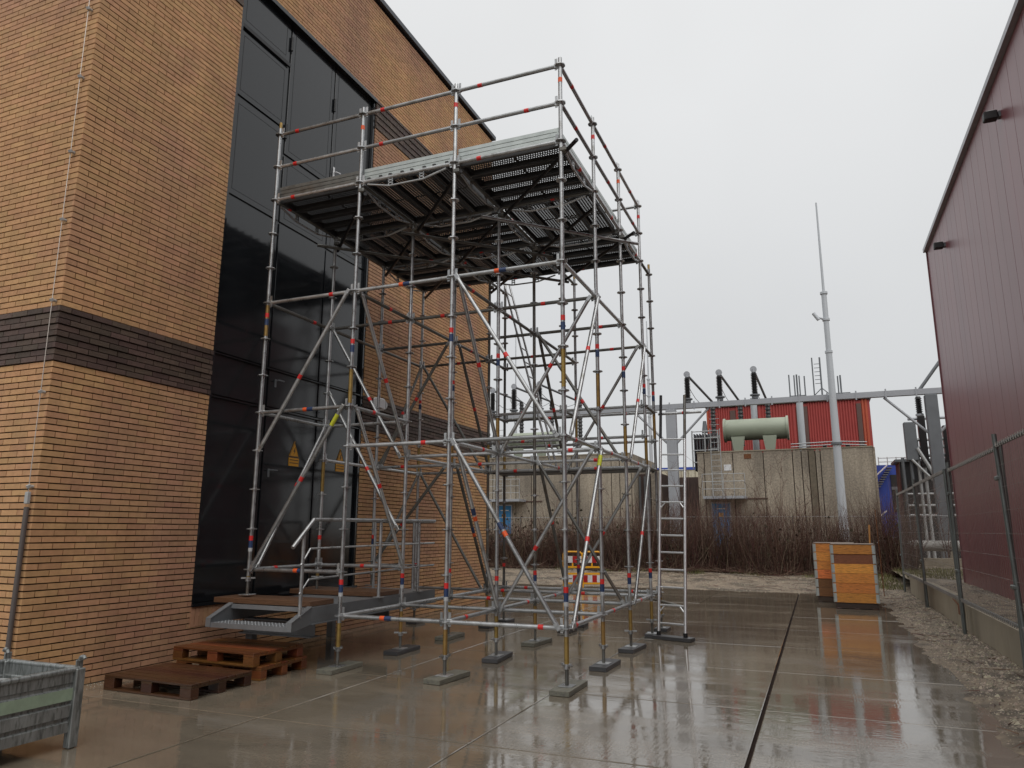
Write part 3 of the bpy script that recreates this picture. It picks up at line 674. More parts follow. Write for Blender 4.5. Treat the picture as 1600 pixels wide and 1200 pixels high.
# toe boards
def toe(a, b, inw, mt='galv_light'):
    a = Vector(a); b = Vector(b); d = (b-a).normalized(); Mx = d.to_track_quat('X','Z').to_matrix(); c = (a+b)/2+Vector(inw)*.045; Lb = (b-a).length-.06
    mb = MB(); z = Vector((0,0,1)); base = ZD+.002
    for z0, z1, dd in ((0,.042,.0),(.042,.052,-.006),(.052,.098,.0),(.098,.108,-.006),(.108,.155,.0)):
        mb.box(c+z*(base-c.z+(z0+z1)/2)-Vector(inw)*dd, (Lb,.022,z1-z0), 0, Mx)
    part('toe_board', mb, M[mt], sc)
for i in range(3): toe(node(i,0,11),node(i+1,0,11),(0,1,0),'galv_dark' if i == 0 else 'galv_light')  # left bay board darker: the building's dark reflection put into its colour
for j in range(3): toe(node(3,j,11),node(3,j+1,11),(-1,0,0))
# plan bracing tubes under the deck
def btube(p, q, ex, z, m_, name='bracing_tube'):
    a = Vector((*p,z)); b = Vector((*q,z)); d = (b-a).normalized(); part(name, MB().tube(a-d*ex[0], b+d*ex[1], RT, 10), M[m_], sc)
zb = zi(11)-.115
xy = lambda i,j,o=(0,0): (GX[i]+o[0], GY[j]+o[1])
o1 = (.045,.045)
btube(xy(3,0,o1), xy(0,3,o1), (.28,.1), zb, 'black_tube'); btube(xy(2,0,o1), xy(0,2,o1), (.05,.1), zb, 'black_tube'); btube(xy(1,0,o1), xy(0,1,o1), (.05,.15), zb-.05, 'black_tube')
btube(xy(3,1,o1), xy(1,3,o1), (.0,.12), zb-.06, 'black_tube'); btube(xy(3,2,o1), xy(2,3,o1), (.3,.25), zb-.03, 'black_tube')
o2 = (.045,-.045)
btube(xy(0,1,o2), xy(2,3,o2), (.28,.1), zb-.085, 'galv_dark'); btube(xy(2,1,o2), xy(3,2,o2), (.3,.28), zb-.085, 'galv'); btube(xy(1,1,o2), xy(2,2,o2), (.2,.3), zb-.085, 'galv_dark')
for (i,j) in ((3,0),(2,1),(1,2),(2,0),(1,1),(1,0),(0,1),(3,2),(2,3),(1,3),(2,2)):
    part('coupler', MB().bev((GX[i]+.03,GY[j]+.01,zb),(.085,.085,.06),.012), M['galv_dark'], sc)
# landing planks in the narrow bay and inner ladder
lp = MB()
for i in (1,2):
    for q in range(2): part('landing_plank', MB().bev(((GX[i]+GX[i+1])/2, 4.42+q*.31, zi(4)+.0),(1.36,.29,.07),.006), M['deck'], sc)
la, lb = Vector((-2.62,4.55,6.20)), Vector((-1.70,4.55,2.70)); d = (lb-la).normalized()
il = MB()
for s_ in (-.15,.15): il.tube(la+Vector((0,s_,0)), lb+Vector((0,s_,0)), .02, 8)
for q in range(1, 13): c = la.lerp(lb, q/13); il.tube(c+Vector((0,-.15,0)), c+Vector((0,.15,0)), .012, 6)
part('inner_ladder', il, M['galv'], sc)
# ---- sole boards under the base plates
sole = [((3,0),0,'pale timber sole board under the nearest corner post of the scaffold'),((3,1),1,'dark sole board under the second post of the right scaffold side'),((3,2),1,'dark sole board under the third post of the right scaffold side'),((3,3),1,'dark sole board under the fourth post behind the ladder foot'),
 ((2,0),0,'pale timber sole board under the second front post of the scaffold'),((1,0),0,'pale timber sole board under the front post beside the walkway'),((2,1),1,'dark sole board behind the second front post'),((2,2),0,'greenish sole board in the middle of the scaffold'),((1,1),1,'dark sole board under the inner post beside the walkway'),
 ((1,2),0,'greenish sole board deep inside the scaffold near the walkway end'),((2,3),1,'dark sole board at the back of the scaffold, left of the ladder'),((1,3),1,'dark sole board at the back near the brick wall'),((0,3),1,'dark sole board at the back against the brick wall'),
 ((3,4),1,'sole board behind the ladder, rightmost at the back'),((2,4),1,'sole board of the middle rear landing post'),((1,4),1,'sole board of the left rear landing post')]
random.seed(9)
for (ij, dk, lab) in sole:
    x, y = xy(*ij); a = R(random.uniform(-6,6)); o = link('sole_board', MB().bev((0,.06,.025),(.21,.62 if ij[1] < 3 else .34,.05),.003).mesh('sole_board', M['board_dark' if dk else 'board']), None, (x,y,0), (0,0,a)); tag(o, lab, 'board', 'sole boards under the scaffold')
# ---- free ladder at the back right corner
ld = thing('ladder', (.34,4.0,.05), 'aluminium ladder leaning upright at the back right scaffold corner', 'ladder')
Lb_, Rb_ = Vector((.12,4.10,.05)), Vector((.54,3.98,.05)); Lt, Rt = Vector((.145,4.86,3.88)), Vector((.545,4.86,3.86))
for a, b in ((Lb_,Lt),(Rb_,Rt)):
    m_ = a.lerp(b, .80); part('stile', MB().tube(a+Vector((0,0,.03)), m_, .024, 10), M['alu'], ld); part('stile_extension', MB().tube(m_, b, .024, 10), M['black_tube' if a is Lb_ else 'galv_dark'], ld); part('rubber_foot', MB().tube(a, a+Vector((0,0,.06)), .032, 10), M['black'], ld)
for q in range(12):
    t_ = .045+q*.0685; part('rung', MB().tube(Lb_.lerp(Lt,t_), Rb_.lerp(Rt,t_), .014, 8), M['alu'], ld)
for t_ in (.045+1*.0685, .045+7*.0685):
    for a, a2, b, b2 in ((Lb_,Lt,Rb_,Rt),(Rb_,Rt,Lb_,Lt)):
        P0 = a.lerp(a2,t_-.03); P1 = a.lerp(a2,t_).lerp(b.lerp(b2,t_), .22); part('corner_strut', MB().tube(P0,P1,.012,6), M['alu'], ld)
o = link('ladder_board', MB().bev((0,0,.025),(.62,.20,.05),.003).mesh('ladder_board', M['board_dark']), None, (.35,4.02,0), (0,0,R(-16))); tag(o, 'dark board lying under the feet of the ladder', 'board')

# ================================================================ steel walkway with steps
wk = thing('steel_walkway', (-3.8,1.2,0), 'grey steel walkway with steps and handrail in front of the dark door', 'walkway')
WX0, WX1, WY0, WY1, WZ = -4.24, -3.02, -.25, 2.75, .715
for x in (WX0, WX1-.05):
    part('side_channel', MB().bb(x,x+.05,WY0,WY1,WZ-.19,WZ), M['platform'], wk); 
    part('channel_flange', MB().bb(x+(.05 if x > -4 else -.05),x+(.051 if x > -4 else -.049)+ (.03 if x > -4 else -.03),WY0,WY1,WZ-.19,WZ-.18), M['platform'], wk)
    st = MB().prism([(WY0,WZ),(WY0,WZ-.19),(WY0-.30,WZ-.235),(WY0-.34,WZ-.235),(WY0-.34,WZ-.14)], 0, x+.002, x+.048); part('stringer', st, M['platform'], wk)
    part('stringer_cap', MB().prism([(WY0,WZ+.004),(WY0-.34,WZ-.136),(WY0-.345,WZ-.23),(WY0-.353,WZ-.23),(WY0-.350,WZ-.130),(WY0-.0,WZ+.014)], 0, x-.01, x+.06), M['grate'], wk)
part('end_nosing', MB().bb(WX0+.05,WX1-.05,WY0-.02,WY0+.02,WZ-.05,WZ-.004), M['grate'], wk); part('deck_plate', MB().bb(WX0+.05,WX1-.05,WY0,WY1,WZ-.03,WZ-.006), M['grate'], wk)
stp = MB(); stp.bb(WX0+.05,WX1-.05,WY0-.33,WY0-.04,WZ-.215,WZ-.185)
stp.bb(WX0+.05,WX1-.05,WY0-.34,WY0-.33,WZ-.235,WZ-.18)
for a in range(22):
    for b in range(5): x = WX0+.09+a*.05; y = WY0-.30+b*.055; stp.tube((x,y,WZ-.186),(x,y,WZ-.178),.011,6,r2=.008,mi=0)
part('step', stp, M['grate'], wk)
part('under_beam', MB().bb(WX0-.02,WX1+.14-.3,WY0+.30,WY0+.31,WZ-.37,WZ-.19).bb(WX0-.02,WX1-.16,WY0+.22,WY0+.40,WZ-.375,WZ-.362).bb(WX0-.02,WX1-.16,WY0+.22,WY0+.40,WZ-.203,WZ-.192), M['platform'], wk)
part('under_beam', MB().bb(WX0-.52,WX1-.5,WY1-.5,WY1-.48,WZ-.37,WZ-.19), M['platform'], wk); part('support_leg', MB().bev((WX0-.3,WY1-.49,(WZ-.37)/2),(.1,.1,WZ-.37),.005), M['platform'], wk)
for x in (WX0+.1,):
    for y in (WY0+.31,): part('support_leg', MB().bev((x,y,(WZ-.37)/2),(.10,.10,WZ-.37),.005), M['platform'], wk)
part('timber_plank', MB().bev((-3.80,.02,WZ+.033),(1.46,.46,.062),.004), M['walnut'], wk); part('timber_plank', MB().bev((-3.80,1.50,WZ+.033),(1.46,.56,.062),.004), M['walnut'], wk)
HX = WX1-.02
def hr(pts, r): part('rail', MB().path([(HX,y,z) for y, z in pts], r, 10), M['galv'], wk)
hr([(-.62,1.40),(-.26,1.72),(WY1-.02,1.74)], .024); hr([(-.46,1.20),(-.30,1.385),(WY1-.02,1.41)], .012); hr([(-.46,.88),(-.30,1.035),(WY1-.02,1.08)], .012)
for y, zt in ((-.43,1.56),(1.20,1.72),(2.25,1.73)): part('rail_post', MB().tube((HX,y,WZ-.10 if y < 0 else WZ-.02),(HX,y,zt),.022,10), M['galv'], wk)
for y in (1.20,2.25): part('post_foot', MB().bev((HX,y,WZ+.004),(.12,.10,.012),.002), M['galv'], wk)
hx2 = -4.1
for y in (2.7,): part('rail_post', MB().tube((hx2,y,WZ-.02),(hx2,y,1.73),.022,10), M['galv'], wk)
part('rail_post', MB().tube((HX-.35,WY1-.04,WZ-.02),(HX-.35,WY1-.04,1.74),.022,10), M['galv'], wk)
for z, r in ((1.73,.022),(1.40,.012),(1.07,.012)): part('rail', MB().tube((hx2,WY1-.04,z),(HX,WY1-.04,z),r,10), M['galv'], wk)

# ================================================================ pallets
def pallet(name, loc, rz, mt, lab, group='pallets by the walkway'):
    t = thing(name, loc, lab, 'pallet', group, rz)
    for q in range(7): w = .104; y = -.345+q*.115; lpart('top_board', MB().bev((0,y,.133),(1.2,w,.022),.003), M[mt], t)
    for x in (-.5275,0,.5275):
        lpart('stringer_board', MB().bev((x,0,.111),(.145,.8,.022),.003), M[mt], t)
    for y in (-.35,0,.35):
        lpart('bottom_board', MB().bev((0,y,.011),(1.2,.1,.022),.003), M[mt], t)
        for x in (-.5275,0,.5275): lpart('block', MB().bev((x,y,.061),(.145,.1,.078),.003), M[mt], t)
    return t
pallet('pallet', (-3.76,-1.40,0), R(-1.5), 'pallet_dark', 'dark wet wooden pallet lying alone, nearest the camera')
pallet('pallet', (-3.80,-.44,0), R(1), 'pallet', 'lower orange brown wooden pallet of the stack of two by the walkway')
pallet('pallet', (-3.84,-.47,.1445), R(-2), 'pallet', 'upper wet wooden pallet of the stack of two by the walkway')

# ================================================================ metal stillage bin, lower left
bn = thing('metal_bin', (-3.25,-3.95,0), 'galvanised metal stillage bin with a pale green stripe, lower left', 'bin')
bx0, bx1, by0, by1, bz0, bz1 = -3.62,-2.80,-4.55,-3.32,.12,.56
def side(ax, c, a0, a1):
    prof = [(.0,.0),(.035,.0),(.035,.02),(.12,.02),(.12,.0),(.135,.0),(.135,.02),(.235,.02),(.235,.0),(.25,.0),(.25,.02),(.34,.02),(.34,.0),(.44,.0)]
    return prof
for (s_, ax) in ((1,0),(-1,0),(1,1),(-1,1)):
    prof = [(0,.012),(.07,.012),(.08,-.006),(.10,-.006),(.11,.012),(.19,.012),(.20,-.006),(.215,-.006),(.225,.012),(.31,.012),(.32,-.006),(.34,-.006),(.35,.004),(.44,.004)]
    mb = MB()
    for (h0,d0),(h1,d1) in zip(prof[:-1],prof[1:]):
        mi = 1 if (ax == 0 and h0 >= .225-.001 and h1 <= .311) else 0
        if ax == 0:
            X = bx1 if s_ > 0 else bx0; vs = [(X+s_*d0,by0+.03,bz0+h0),(X+s_*d0,by1-.03,bz0+h0),(X+s_*d1,by1-.03,bz0+h1),(X+s_*d1,by0+.03,bz0+h1)]; inn = [(v[0]-s_*.02,v[1],v[2]) for v in vs]
        else:
            Y = by1 if s_ > 0 else by0; vs = [(bx0+.03,Y+s_*d0,bz0+h0),(bx1-.03,Y+s_*d0,bz0+h0),(bx1-.03,Y+s_*d1,bz0+h1),(bx0+.03,Y+s_*d1,bz0+h1)]; inn = [(v[0],v[1]-s_*.02,v[2]) for v in vs]
        mb.add(vs+inn, [(0,1,2,3),(7,6,5,4),(0,3,7,4),(1,2,6,5)], mi)
    part('side_panel', mb, [M['bin'], M['bin_green']], bn)
part('bin_floor', MB().bb(bx0+.02,bx1-.02,by0+.02,by1-.02,bz0,bz0+.02), M['bin'], bn)
for a, b in (((bx1,by0,bz1),(bx1,by1,bz1)),((bx0,by0,bz1),(bx0,by1,bz1)),((bx0,by0,bz1),(bx1,by0,bz1)),((bx0,by1,bz1),(bx1,by1,bz1))):
    part('rim', MB().tube(a, b, .021, 10), M['bin'], bn)
for x in (bx0,bx1):
    for y in (by0,by1):
        part('corner_post', MB().bev((x,y,(bz1)/2+.005),(.065,.075,bz1+.0),.006), M['bin'], bn)
        sgx = 1 if x == bx1 else -1; sgy = 1 if y == by1 else -1
        ear = MB(); ear.bev((x,y,bz1+.03),(.012,.06,.075),.004); ear.path([(x,y,bz1+.06),(x+.012*sgx,y,bz1+.085),(x+.04*sgx,y,bz1+.092),(x+.055*sgx,y,bz1+.075)],.014,8); part('stacking_ear', ear, M['bin'], bn)
random.seed(4)
for q in range(9):
    c = Vector((random.uniform(bx0+.15,bx1-.15), random.uniform(by0+.4,by1-.2), bz1-.12+random.uniform(0,.05))); d = Vector((random.uniform(-1,1),random.uniform(-1,1),random.uniform(-.1,.1))).normalized()*random.uniform(.1,.22)
    o = link('scrap_piece', MB().tube(-d, d, .012, 6).mesh('scrap_piece', M['scrap']), None, c); tag(o, 'grey metal offcut among the scrap lying in the galvanised bin', 'scrap', 'scrap in the bin')
part('scrap_bed', MB().bb(bx0+.03,bx1-.03,by0+.03,by1-.03,bz0+.02,bz1-.15), M['scrap'], bn)

# ================================================================ pallet collar stacks
def collars(loc, rz, dark, lab, lid):
    t = thing('pallet_collar_stack', loc, lab, 'crate', 'stacked wooden pallet collars', rz)
    w, dp = .86, 1.18
    for y in (.08, dp/2, dp-.08): lpart('pallet_bearer', MB().bev((w/2,y,.06),(w-.04,.10,.11),.004), M['pallet_dark'], t)
    for x in (.08, w/2, w-.08): lpart('pallet_runner', MB().bev((x,dp/2,.012),(.1,dp,.02),.003), M['pallet_dark'], t)
    z = .125
    for q in range(6):
        m_ = M['collar_dark' if q in dark else 'collar']; ins = .016 if q in dark else random.uniform(0,.004)
        bi = MB()
        for half in (0,1):
            h0, h1 = z+half*.1+.0012, z+half*.1+.0985
        lpart('front_board', MB().bev((w/2,.011+ins,z+.1),(w-.03,.022,.196),.003), m_, t); lpart('back_board', MB().bev((w/2,dp-.011,z+.1),(w-.03,.022,.196),.003), m_, t)
        lpart('side_board', MB().bev((.011,dp/2,z+.1),(.022,dp-.05,.196),.003), m_, t); lpart('side_board', MB().bev((w-.011,dp/2,z+.1),(.022,dp-.05,.196),.003), m_, t)
        for x, sg in ((0,1),(w,-1)):
            hg = MB(); hg.bb(x+sg*-.005,x+sg*.055,-.006,-.0005,z+.012,z+.188); hg.bb(x-sg*.005,x-sg*.0005,-.004,.09,z+.012,z+.188); hg.tube((x-sg*.004,-.004,z+.005),(x-sg*.004,-.004,z+.195),.0085,8)
            for zz in (.05,.15): hg.tube((x+sg*.035,-.010,z+zz),(x+sg*.035,-.004,z+zz),.008,6)
            lpart('corner_hinge', hg, M['galv_light'], t)
            hb = MB(); hb.bb(x-sg*.005,x-sg*.0005,dp-.09,dp+.004,z+.012,z+.188); hb.tube((x-sg*.004,dp+.004,z+.005),(x-sg*.004,dp+.004,z+.195),.0085,8); lpart('corner_hinge', hb, M['galv_light'], t)
        z += .2
    lpart('lid', MB().bev((w/2,dp/2,z+.008),(w+.01,dp+.01,.014),.002), M['wood_top'], t) if lid else None
    lpart('floor_board', MB().bb(.02,w-.02,.02,dp-.02,.118,.126), M['pallet_dark'], t)
random.seed(2)
collars((2.69,10.0,0), R(-2), (4,), 'front stack of orange wooden pallet collars with steel corner hinges', True)
collars((2.34,11.45,0), R(-3), (0,1), 'rear stack of wooden pallet collars half hidden behind the front one', True)

# ================================================================ pedestrian barriers
def barrier(loc, rz, lab):
    t = thing('pedestrian_barrier', loc, lab, 'barrier', 'yellow barriers behind the scaffold', rz)
    w, h = .52, 1.02; r = .022
    fr = MB(); fr.path([(0,0,.04),(0,0,h-.06),(.06,0,h),(w-.06,0,h),(w,0,h-.06),(w,0,.04)], r, 8)
    for z in (.16,.42,.60): fr.box((w/2,0,z),(w,.035,.05))
    lpart('frame', fr, M['barrier'], t)
    for z0, z1 in ((.19,.38),(.72,.90)):
        for q in range(4): lpart('stripe', MB().bb(q*w/4+.012*(q==0),(q+1)*w/4-.012*(q==3),-.022,-.016,z0,z1), M['ref_red' if q % 2 == 0 else 'ref_white'], t)
        lpart('backing', MB().bb(.01,w-.01,-.0155,.012,z0,z1), M['barrier'], t)
    lpart('divider', MB().box((w/2,0,.66),(.04,.03,.12)), M['barrier'], t)
    for x in (.06,w-.06): lpart('foot', MB().bev((x,0,.02),(.05,.36,.04),.008), M['black'], t)
barrier((-4.22,12.55,0), R(14), 'left yellow pedestrian barrier with red and white stripes'); barrier((-3.70,12.70,0), R(24), 'right yellow pedestrian barrier with red and white stripes')

# ================================================================ BACKGROUND: substation
YB, YG = 28.0, 27.0
# ---- exposed aggregate transformer cell (right)
def pbox(mb, px0, px1, py0, py1, Y, depth, z0=None, mi=0):
    a = atY(px0, py0, Y); b = atY(px1, py1, Y); mb.bb(a.x, b.x, Y, Y+depth, min(a.z,b.z) if z0 is None else z0, max(a.z,b.z), mi); return mb
def cell(name, x0, x1, ztop, joints, lab, Y=YB, dark=()):
    t = thing(name, ((x0+x1)/2, Y+2, 0), lab, 'building')
    part('back_core', MB().bb(x0+.02, x1-.02, Y+.05, Y+6, -.1, ztop-.08), M['mortar'], t)
    js = [x0]+joints+[x1]
    for q, (a, b) in enumerate(zip(js[:-1], js[1:])):
        part('wall_panel', MB().bev(((a+b)/2, Y+.06, ztop/2-.05), (b-a-.035, .12, ztop+.1), .01), M['aggregate_dark' if q in dark else 'aggregate'], t)
    part('coping', MB().bb(x0-.02, x1+.02, Y-.03, Y+.3, ztop, ztop+.05), M['concrete_wall'], t)
    part('side_wall', MB().bb(x1-.0005, x1+.10, Y+.12, Y+6, -.1, ztop-.003), M['aggregate'], t)
    return t
X = lambda px, py=740, Y=YB: atY(px, py, Y).x
zt = atY(1228, 703, YB).z
c2 = cell('transformer_cell', X(1090), X(1367), zt, [X(q) for q in (1101,1146,1194,1240,1254,1265,1276,1284)], 'exposed aggregate concrete transformer cell right of the ladder', dark=(6,))
def cell_fittings(t, dx, Y=YB):
    P = lambda px, py, d=0: atY(px, py, Y)+Vector((dx,-d,0))
    a, b = P(1113,787), P(1143,840); part('door', MB().bb(a.x,b.x,Y-.06,Y+.0,.4,a.z), M['blue_door'], t)
    part('door_frame', MB().bb(a.x-.06,a.x,Y-.07,Y,.4,a.z+.06).bb(b.x,b.x+.06,Y-.07,Y,.4,a.z+.06).bb(a.x,b.x,Y-.07,Y,a.z,a.z+.06), M['grey_paint'], t)
    c = (a.x+b.x)/2; part('door_sticker', MB().bb(c-.12,c+.10,Y-.066,Y-.061,a.z-.62,a.z-.42), M['stick'], t); part('door_nameplate', MB().bb(c-.2,c+.25,Y-.066,Y-.061,a.z-.26,a.z-.21), M['white'], t)
    # balcony
    a, b = P(1103,778), P(1168,778); bal = MB().bb(a.x,b.x,Y-.95,Y,a.z-.08,a.z+.04); part('balcony', bal, M['grey_paint'], t)
    for z in (.36,.70,1.04): part('balcony_rail', MB().tube((a.x,Y-.93,a.z+z),(b.x,Y-.93,a.z+z),.016,6), M['ladder_steel'], t)
    for q in range(5): x = a.x+(b.x-a.x)*q/4; part('balcony_post', MB().tube((x,Y-.93,a.z),(x,Y-.93,a.z+1.05),.016,6), M['ladder_steel'], t)
    part('drip_rail', MB().bb(b.x,b.x+.9,Y-.05,Y,a.z-.07,a.z-.03), M['brown_strip'], t)
    # caged ladder
    a = P(1119,700); b = P(1119,776); ldm = MB()
    for s_ in (-.22,.22): ldm.tube((a.x+s_,Y-.25,b.z),(a.x+s_,Y-.25,a.z+.9),.02,6)
    for q in range(14): z = b.z+q*.28; ldm.tube((a.x-.22,Y-.25,z),(a.x+.22,Y-.25,z),.014,6)
    part('access_ladder', ldm, M['ladder_steel'], t)
    # plates
    a, b = P(1131,726), P(1143,735); part('white_plate', MB().bb(a.x,b.x,Y-.02,Y-.001,b.z,a.z), M['white'], t)
cell_fittings(c2, 0)
p = atY(1168,713,YB); part('yellow_plate', MB().bb(p.x-.16,p.x+.16,YB-.02,YB-.001,p.z-.11,p.z+.11), M['rust'], c2)
# left cell (seen through the scaffold)
c1b = cell('transformer_cell', X(700,740), X(986,740), atY(900,712,YB).z, [X(q) for q in (770,806,830,893,905,955,968)], 'exposed aggregate concrete transformer cell seen through the scaffold')
cell_fittings(c1b, X(780)-X(1113)-.0)
# annex between the cells
t = thing('grey_annex', (X(1005),YB+1,0), 'narrow aggregate and dark slatted annex right of the scaffold cell', 'building')
part('wall', MB().bb(X(986)+.13,X(1027),YB+1.2,YB+4,-.1,atY(1000,738,YB).z), M['brown_wall'], t); part('pier', MB().bb(X(1011),X(1026),YB+.9,YB+1.19,.0,atY(1015,736,YB).z), M['aggregate'], t)
for px in (990,998,1005): part('slat', MB().bb(X(px),X(px)+.09,YB+1.1,YB+1.195,.0,atY(1000,742,YB).z), M['grey_mid'], t)
# dark brown building between and pale hall far behind
t = thing('dark_building', (X(1060),34,0), 'low dark brown building between the two concrete cells', 'building')
a = atY(1022,747,34); b = atY(1096,747,34); part('wall', MB().bb(a.x-.5,b.x+1,34,39,-.1,a.z), M['brown_wall'], t)
for q in range(7): x = a.x-.3+q*.55; part('wall_rib', MB().bb(x,x+.05,33.94,34.0,0,a.z-.05), M['brown_strip'], t)
t = thing('pale_hall', (atY(1060,740,80).x,85,0), 'far pale beige hall with dark blue roof edge behind the dark building', 'building')
a = atY(1000,736,80); b = atY(1130,736,80); part('wall', MB().bb(a.x,b.x,80,95,0,a.z), M['beige'], t); part('roof_edge', MB().bb(a.x-.1,b.x+.1,79.9,95.1,a.z,a.z+.3), M['blue_clad'], t)
for q in range(12): x = a.x+q*(b.x-a.x)/12; part('rib', MB().bb(x,x+.12,79.93,80.0,0,a.z-.02), M['concrete_wall'], t)
# red corrugated building
t = thing('red_building', (atY(1230,660,40).x,44,0), 'red corrugated building with brown strips behind the right concrete cell', 'building')
Yr = 40; a = atY(1104,638,Yr); b = atY(1358,622,Yr); zr = (a.z+b.z)/2
part('wall_core', MB().bb(a.x,b.x,Yr+.1,Yr+9,-.1,zr-.05), M['red_clad'], t)
strips = [(1104,1108,'red_orange'),(1108,1141,'red_clad'),(1141,1150,'brown_strip'),(1150,1176,'red_clad'),(1176,1184,'brown_strip'),(1184,1191,'red_clad'),(1191,1208,'red_clad'),(1208,1222,'red_clad'),(1222,1238,'red_clad'),(1238,1245,'red_clad'),(1245,1256,'brown_strip'),(1256,1263,'brown_strip'),(1263,1292,'red_clad'),(1292,1340,'red_clad'),(1340,1348,'brown_strip'),(1348,1358,'red_orange')]
for p0, p1, mt in strips:
    x0, x1 = atY(p0,660,Yr).x, atY(p1,660,Yr).x; nb = max(1,int((x1-x0)/.14)); pts = []; w = (x1-x0)/nb
    mb = MB(); vs = []
    if mt == 'brown_strip': mb.bb(x0+.01,x1-.01,Yr+.02,Yr+.1,0,zr-.25)
    else:
        for q in range(nb):
            xx = x0+q*w; mb.prism([(xx+.002,Yr+.11),(xx+w*.25,Yr+.05),(xx+w*.75,Yr+.05),(xx+w-.002,Yr+.11)],2,0,zr)
    part('cladding', mb, M[mt], t)
part('roof_cap', MB().bb(a.x-.1,b.x+.1,Yr-.05,Yr+9,zr,zr+.14), M['grey_mid'], t)
for px, y0, y1, n_ in ((1247,585,622,4),(1285,558,618,1),(1315,586,616,2)):
    u = atY(px, y0, Yr+1); l = atY(px, y1, Yr+1); zb_ = zr+.1
    q = thing('antenna', (l.x,Yr+1,zb_), {1247:'cluster of panel antennas on the red roof',1285:'tall whip antenna mast with tripod on the red roof',1315:'short antenna pair at the right of the red roof'}[px], 'antenna', 'antennas on the red roof')
    part('pole', MB().tube((l.x,Yr+1,zb_),(l.x,Yr+1,u.z),.05,8), M['grey_mid'], q)
    for s_ in range(n_): x = l.x-.45+.3*s_; part('aerial', MB().tube((x,Yr+.95,zb_+.3),(x,Yr+.95,u.z-.05*s_),.045,6), M['grey_mid'], q)
    if px == 1285:
        for s_ in (-.9,.9): part('stay', MB().tube((l.x+s_,Yr+1,zb_),(l.x,Yr+1,zb_+.9),.03,6), M['grey_mid'], q)
        for s_ in range(6): part('dipole', MB().tube((l.x-.35,Yr+1,zb_+1.2+.25*s_),(l.x,Yr+1,zb_+1.2+.25*s_),.02,5), M['grey_mid'], q)
    else:
        part('crossbar', MB().tube((l.x-.5,Yr+.97,zb_+.5),(l.x+.5,Yr+.97,zb_+.5),.03,6), M['grey_mid'], q)
# ---- gantry
gt = thing('gantry', (2,YG,0), 'long grey steel gantry beam on columns across the substation', 'gantry')
ga = atY(1035,637,YG); gb = atY(1475,610,YG); zg = (ga.z+gb.z)/2
part('beam', MB().bb(-16,gb.x+4,YG-.13,YG+.13,zg-.12,zg+.12), M['grey_paint'], gt)
for px, py in ((1049,655),(1456,640)):
    x = atY(px,py,YG).x; part('column', MB().bev((x,YG,(zg-.15)/2),(.46,.42,zg-.15),.02), M['grey_mid'] if px > 1200 else M['grey_paint'], gt)
    for s_ in (-1,1): part('knee_brace', MB().tube((x+s_*.2,YG,zg-1.75),(x+s_*1.75,YG,zg-.15),.055,8), M['grey_paint'], gt)
for px in (1178,1250):
    x = atY(px,640,31.6).x; part('rear_post', MB().tube((x,31.6,0),(x,31.6,atY(px,622,31.6).z),.16,12), M['mast'], gt)
for x in np.arange(-14,10,1.15): part('bolt_plate', MB().bb(x,x+.06,YG-.15,YG-.131,zg-.2,zg+.2), M['grey_paint'], gt)
# ---- insulators with conductor tubes
def insulator(px, y0, y1, tx, lab, Y=YG, side=1):
    top = atY(px, y0, Y); x = top.x; zb_ = zg+.15; zt_ = top.z
    t = thing('insulator', (x,Y,zb_), lab, 'insulator', 'black insulators on the gantry')
    part('base', MB().tube((x,Y,zb_),(x,Y,zb_+.14),.14,12).tube((x,Y,zb_+.14),(x,Y,zb_+.2),.22,12), M['grey_mid'], t)
    n_ = 14; mb = MB(); h = (zt_-zb_-.35)/n_; z = zb_+.2
    for q in range(n_): mb.tube((x,Y,z),(x,Y,z+h*.5),.15,12,r2=.10).tube((x,Y,z+h*.5),(x,Y,z+h),.10,12,r2=.10); z += h
    part('shed_stack', mb, M['porcelain'], t)
    part('corona_ring', MB().tube((x,Y-.03,zt_),(x,Y+.03,zt_),.15,14).tube((x,Y,zt_-.3),(x,Y,zt_),.07,8), M['grey_paint'], t)
    YL = 31.4; e_ = atY(tx, 628, YL); zg2 = e_.z
    part('conductor_tube', MB().tube((x,Y,zt_-.02),(e_.x,YL,zg2),.06,8), M['grey_mid'], t)
    mb = MB(); z = zg2-2.3
    for q in range(12): mb.tube((e_.x,YL,z),(e_.x,YL,z+.1),.15,10,r2=.11).tube((e_.x,YL,z+.1),(e_.x,YL,z+.19),.11,10); z += .19
    part('lower_insulator', mb, M['porcelain'], t)
    pts = [Vector((x,Y,zt_-.35)).lerp(Vector((e_.x,YL,zg2)), s_/6)+Vector((-.05,0,-.55*math.sin(math.pi*s_/6))) for s_ in range(7)]
    part('jumper_wire', MB().path(pts, .014, 5), M['grey_mid'], t)
insulator(1073,585,632,1113,'leftmost of the three black insulators right of the ladder'); insulator(1123,582,628,1156,'middle of the three black insulators right of the ladder'); insulator(1177,577,624,1199,'rightmost of the three black insulators above the green tank')
insulator(803,604,645,862,'leftmost black insulator seen through the scaffold'); insulator(843,600,642,906,'middle black insulator seen through the scaffold'); insulator(770,610,648,815,'black insulator beside the far brick corner, seen through the scaffold')
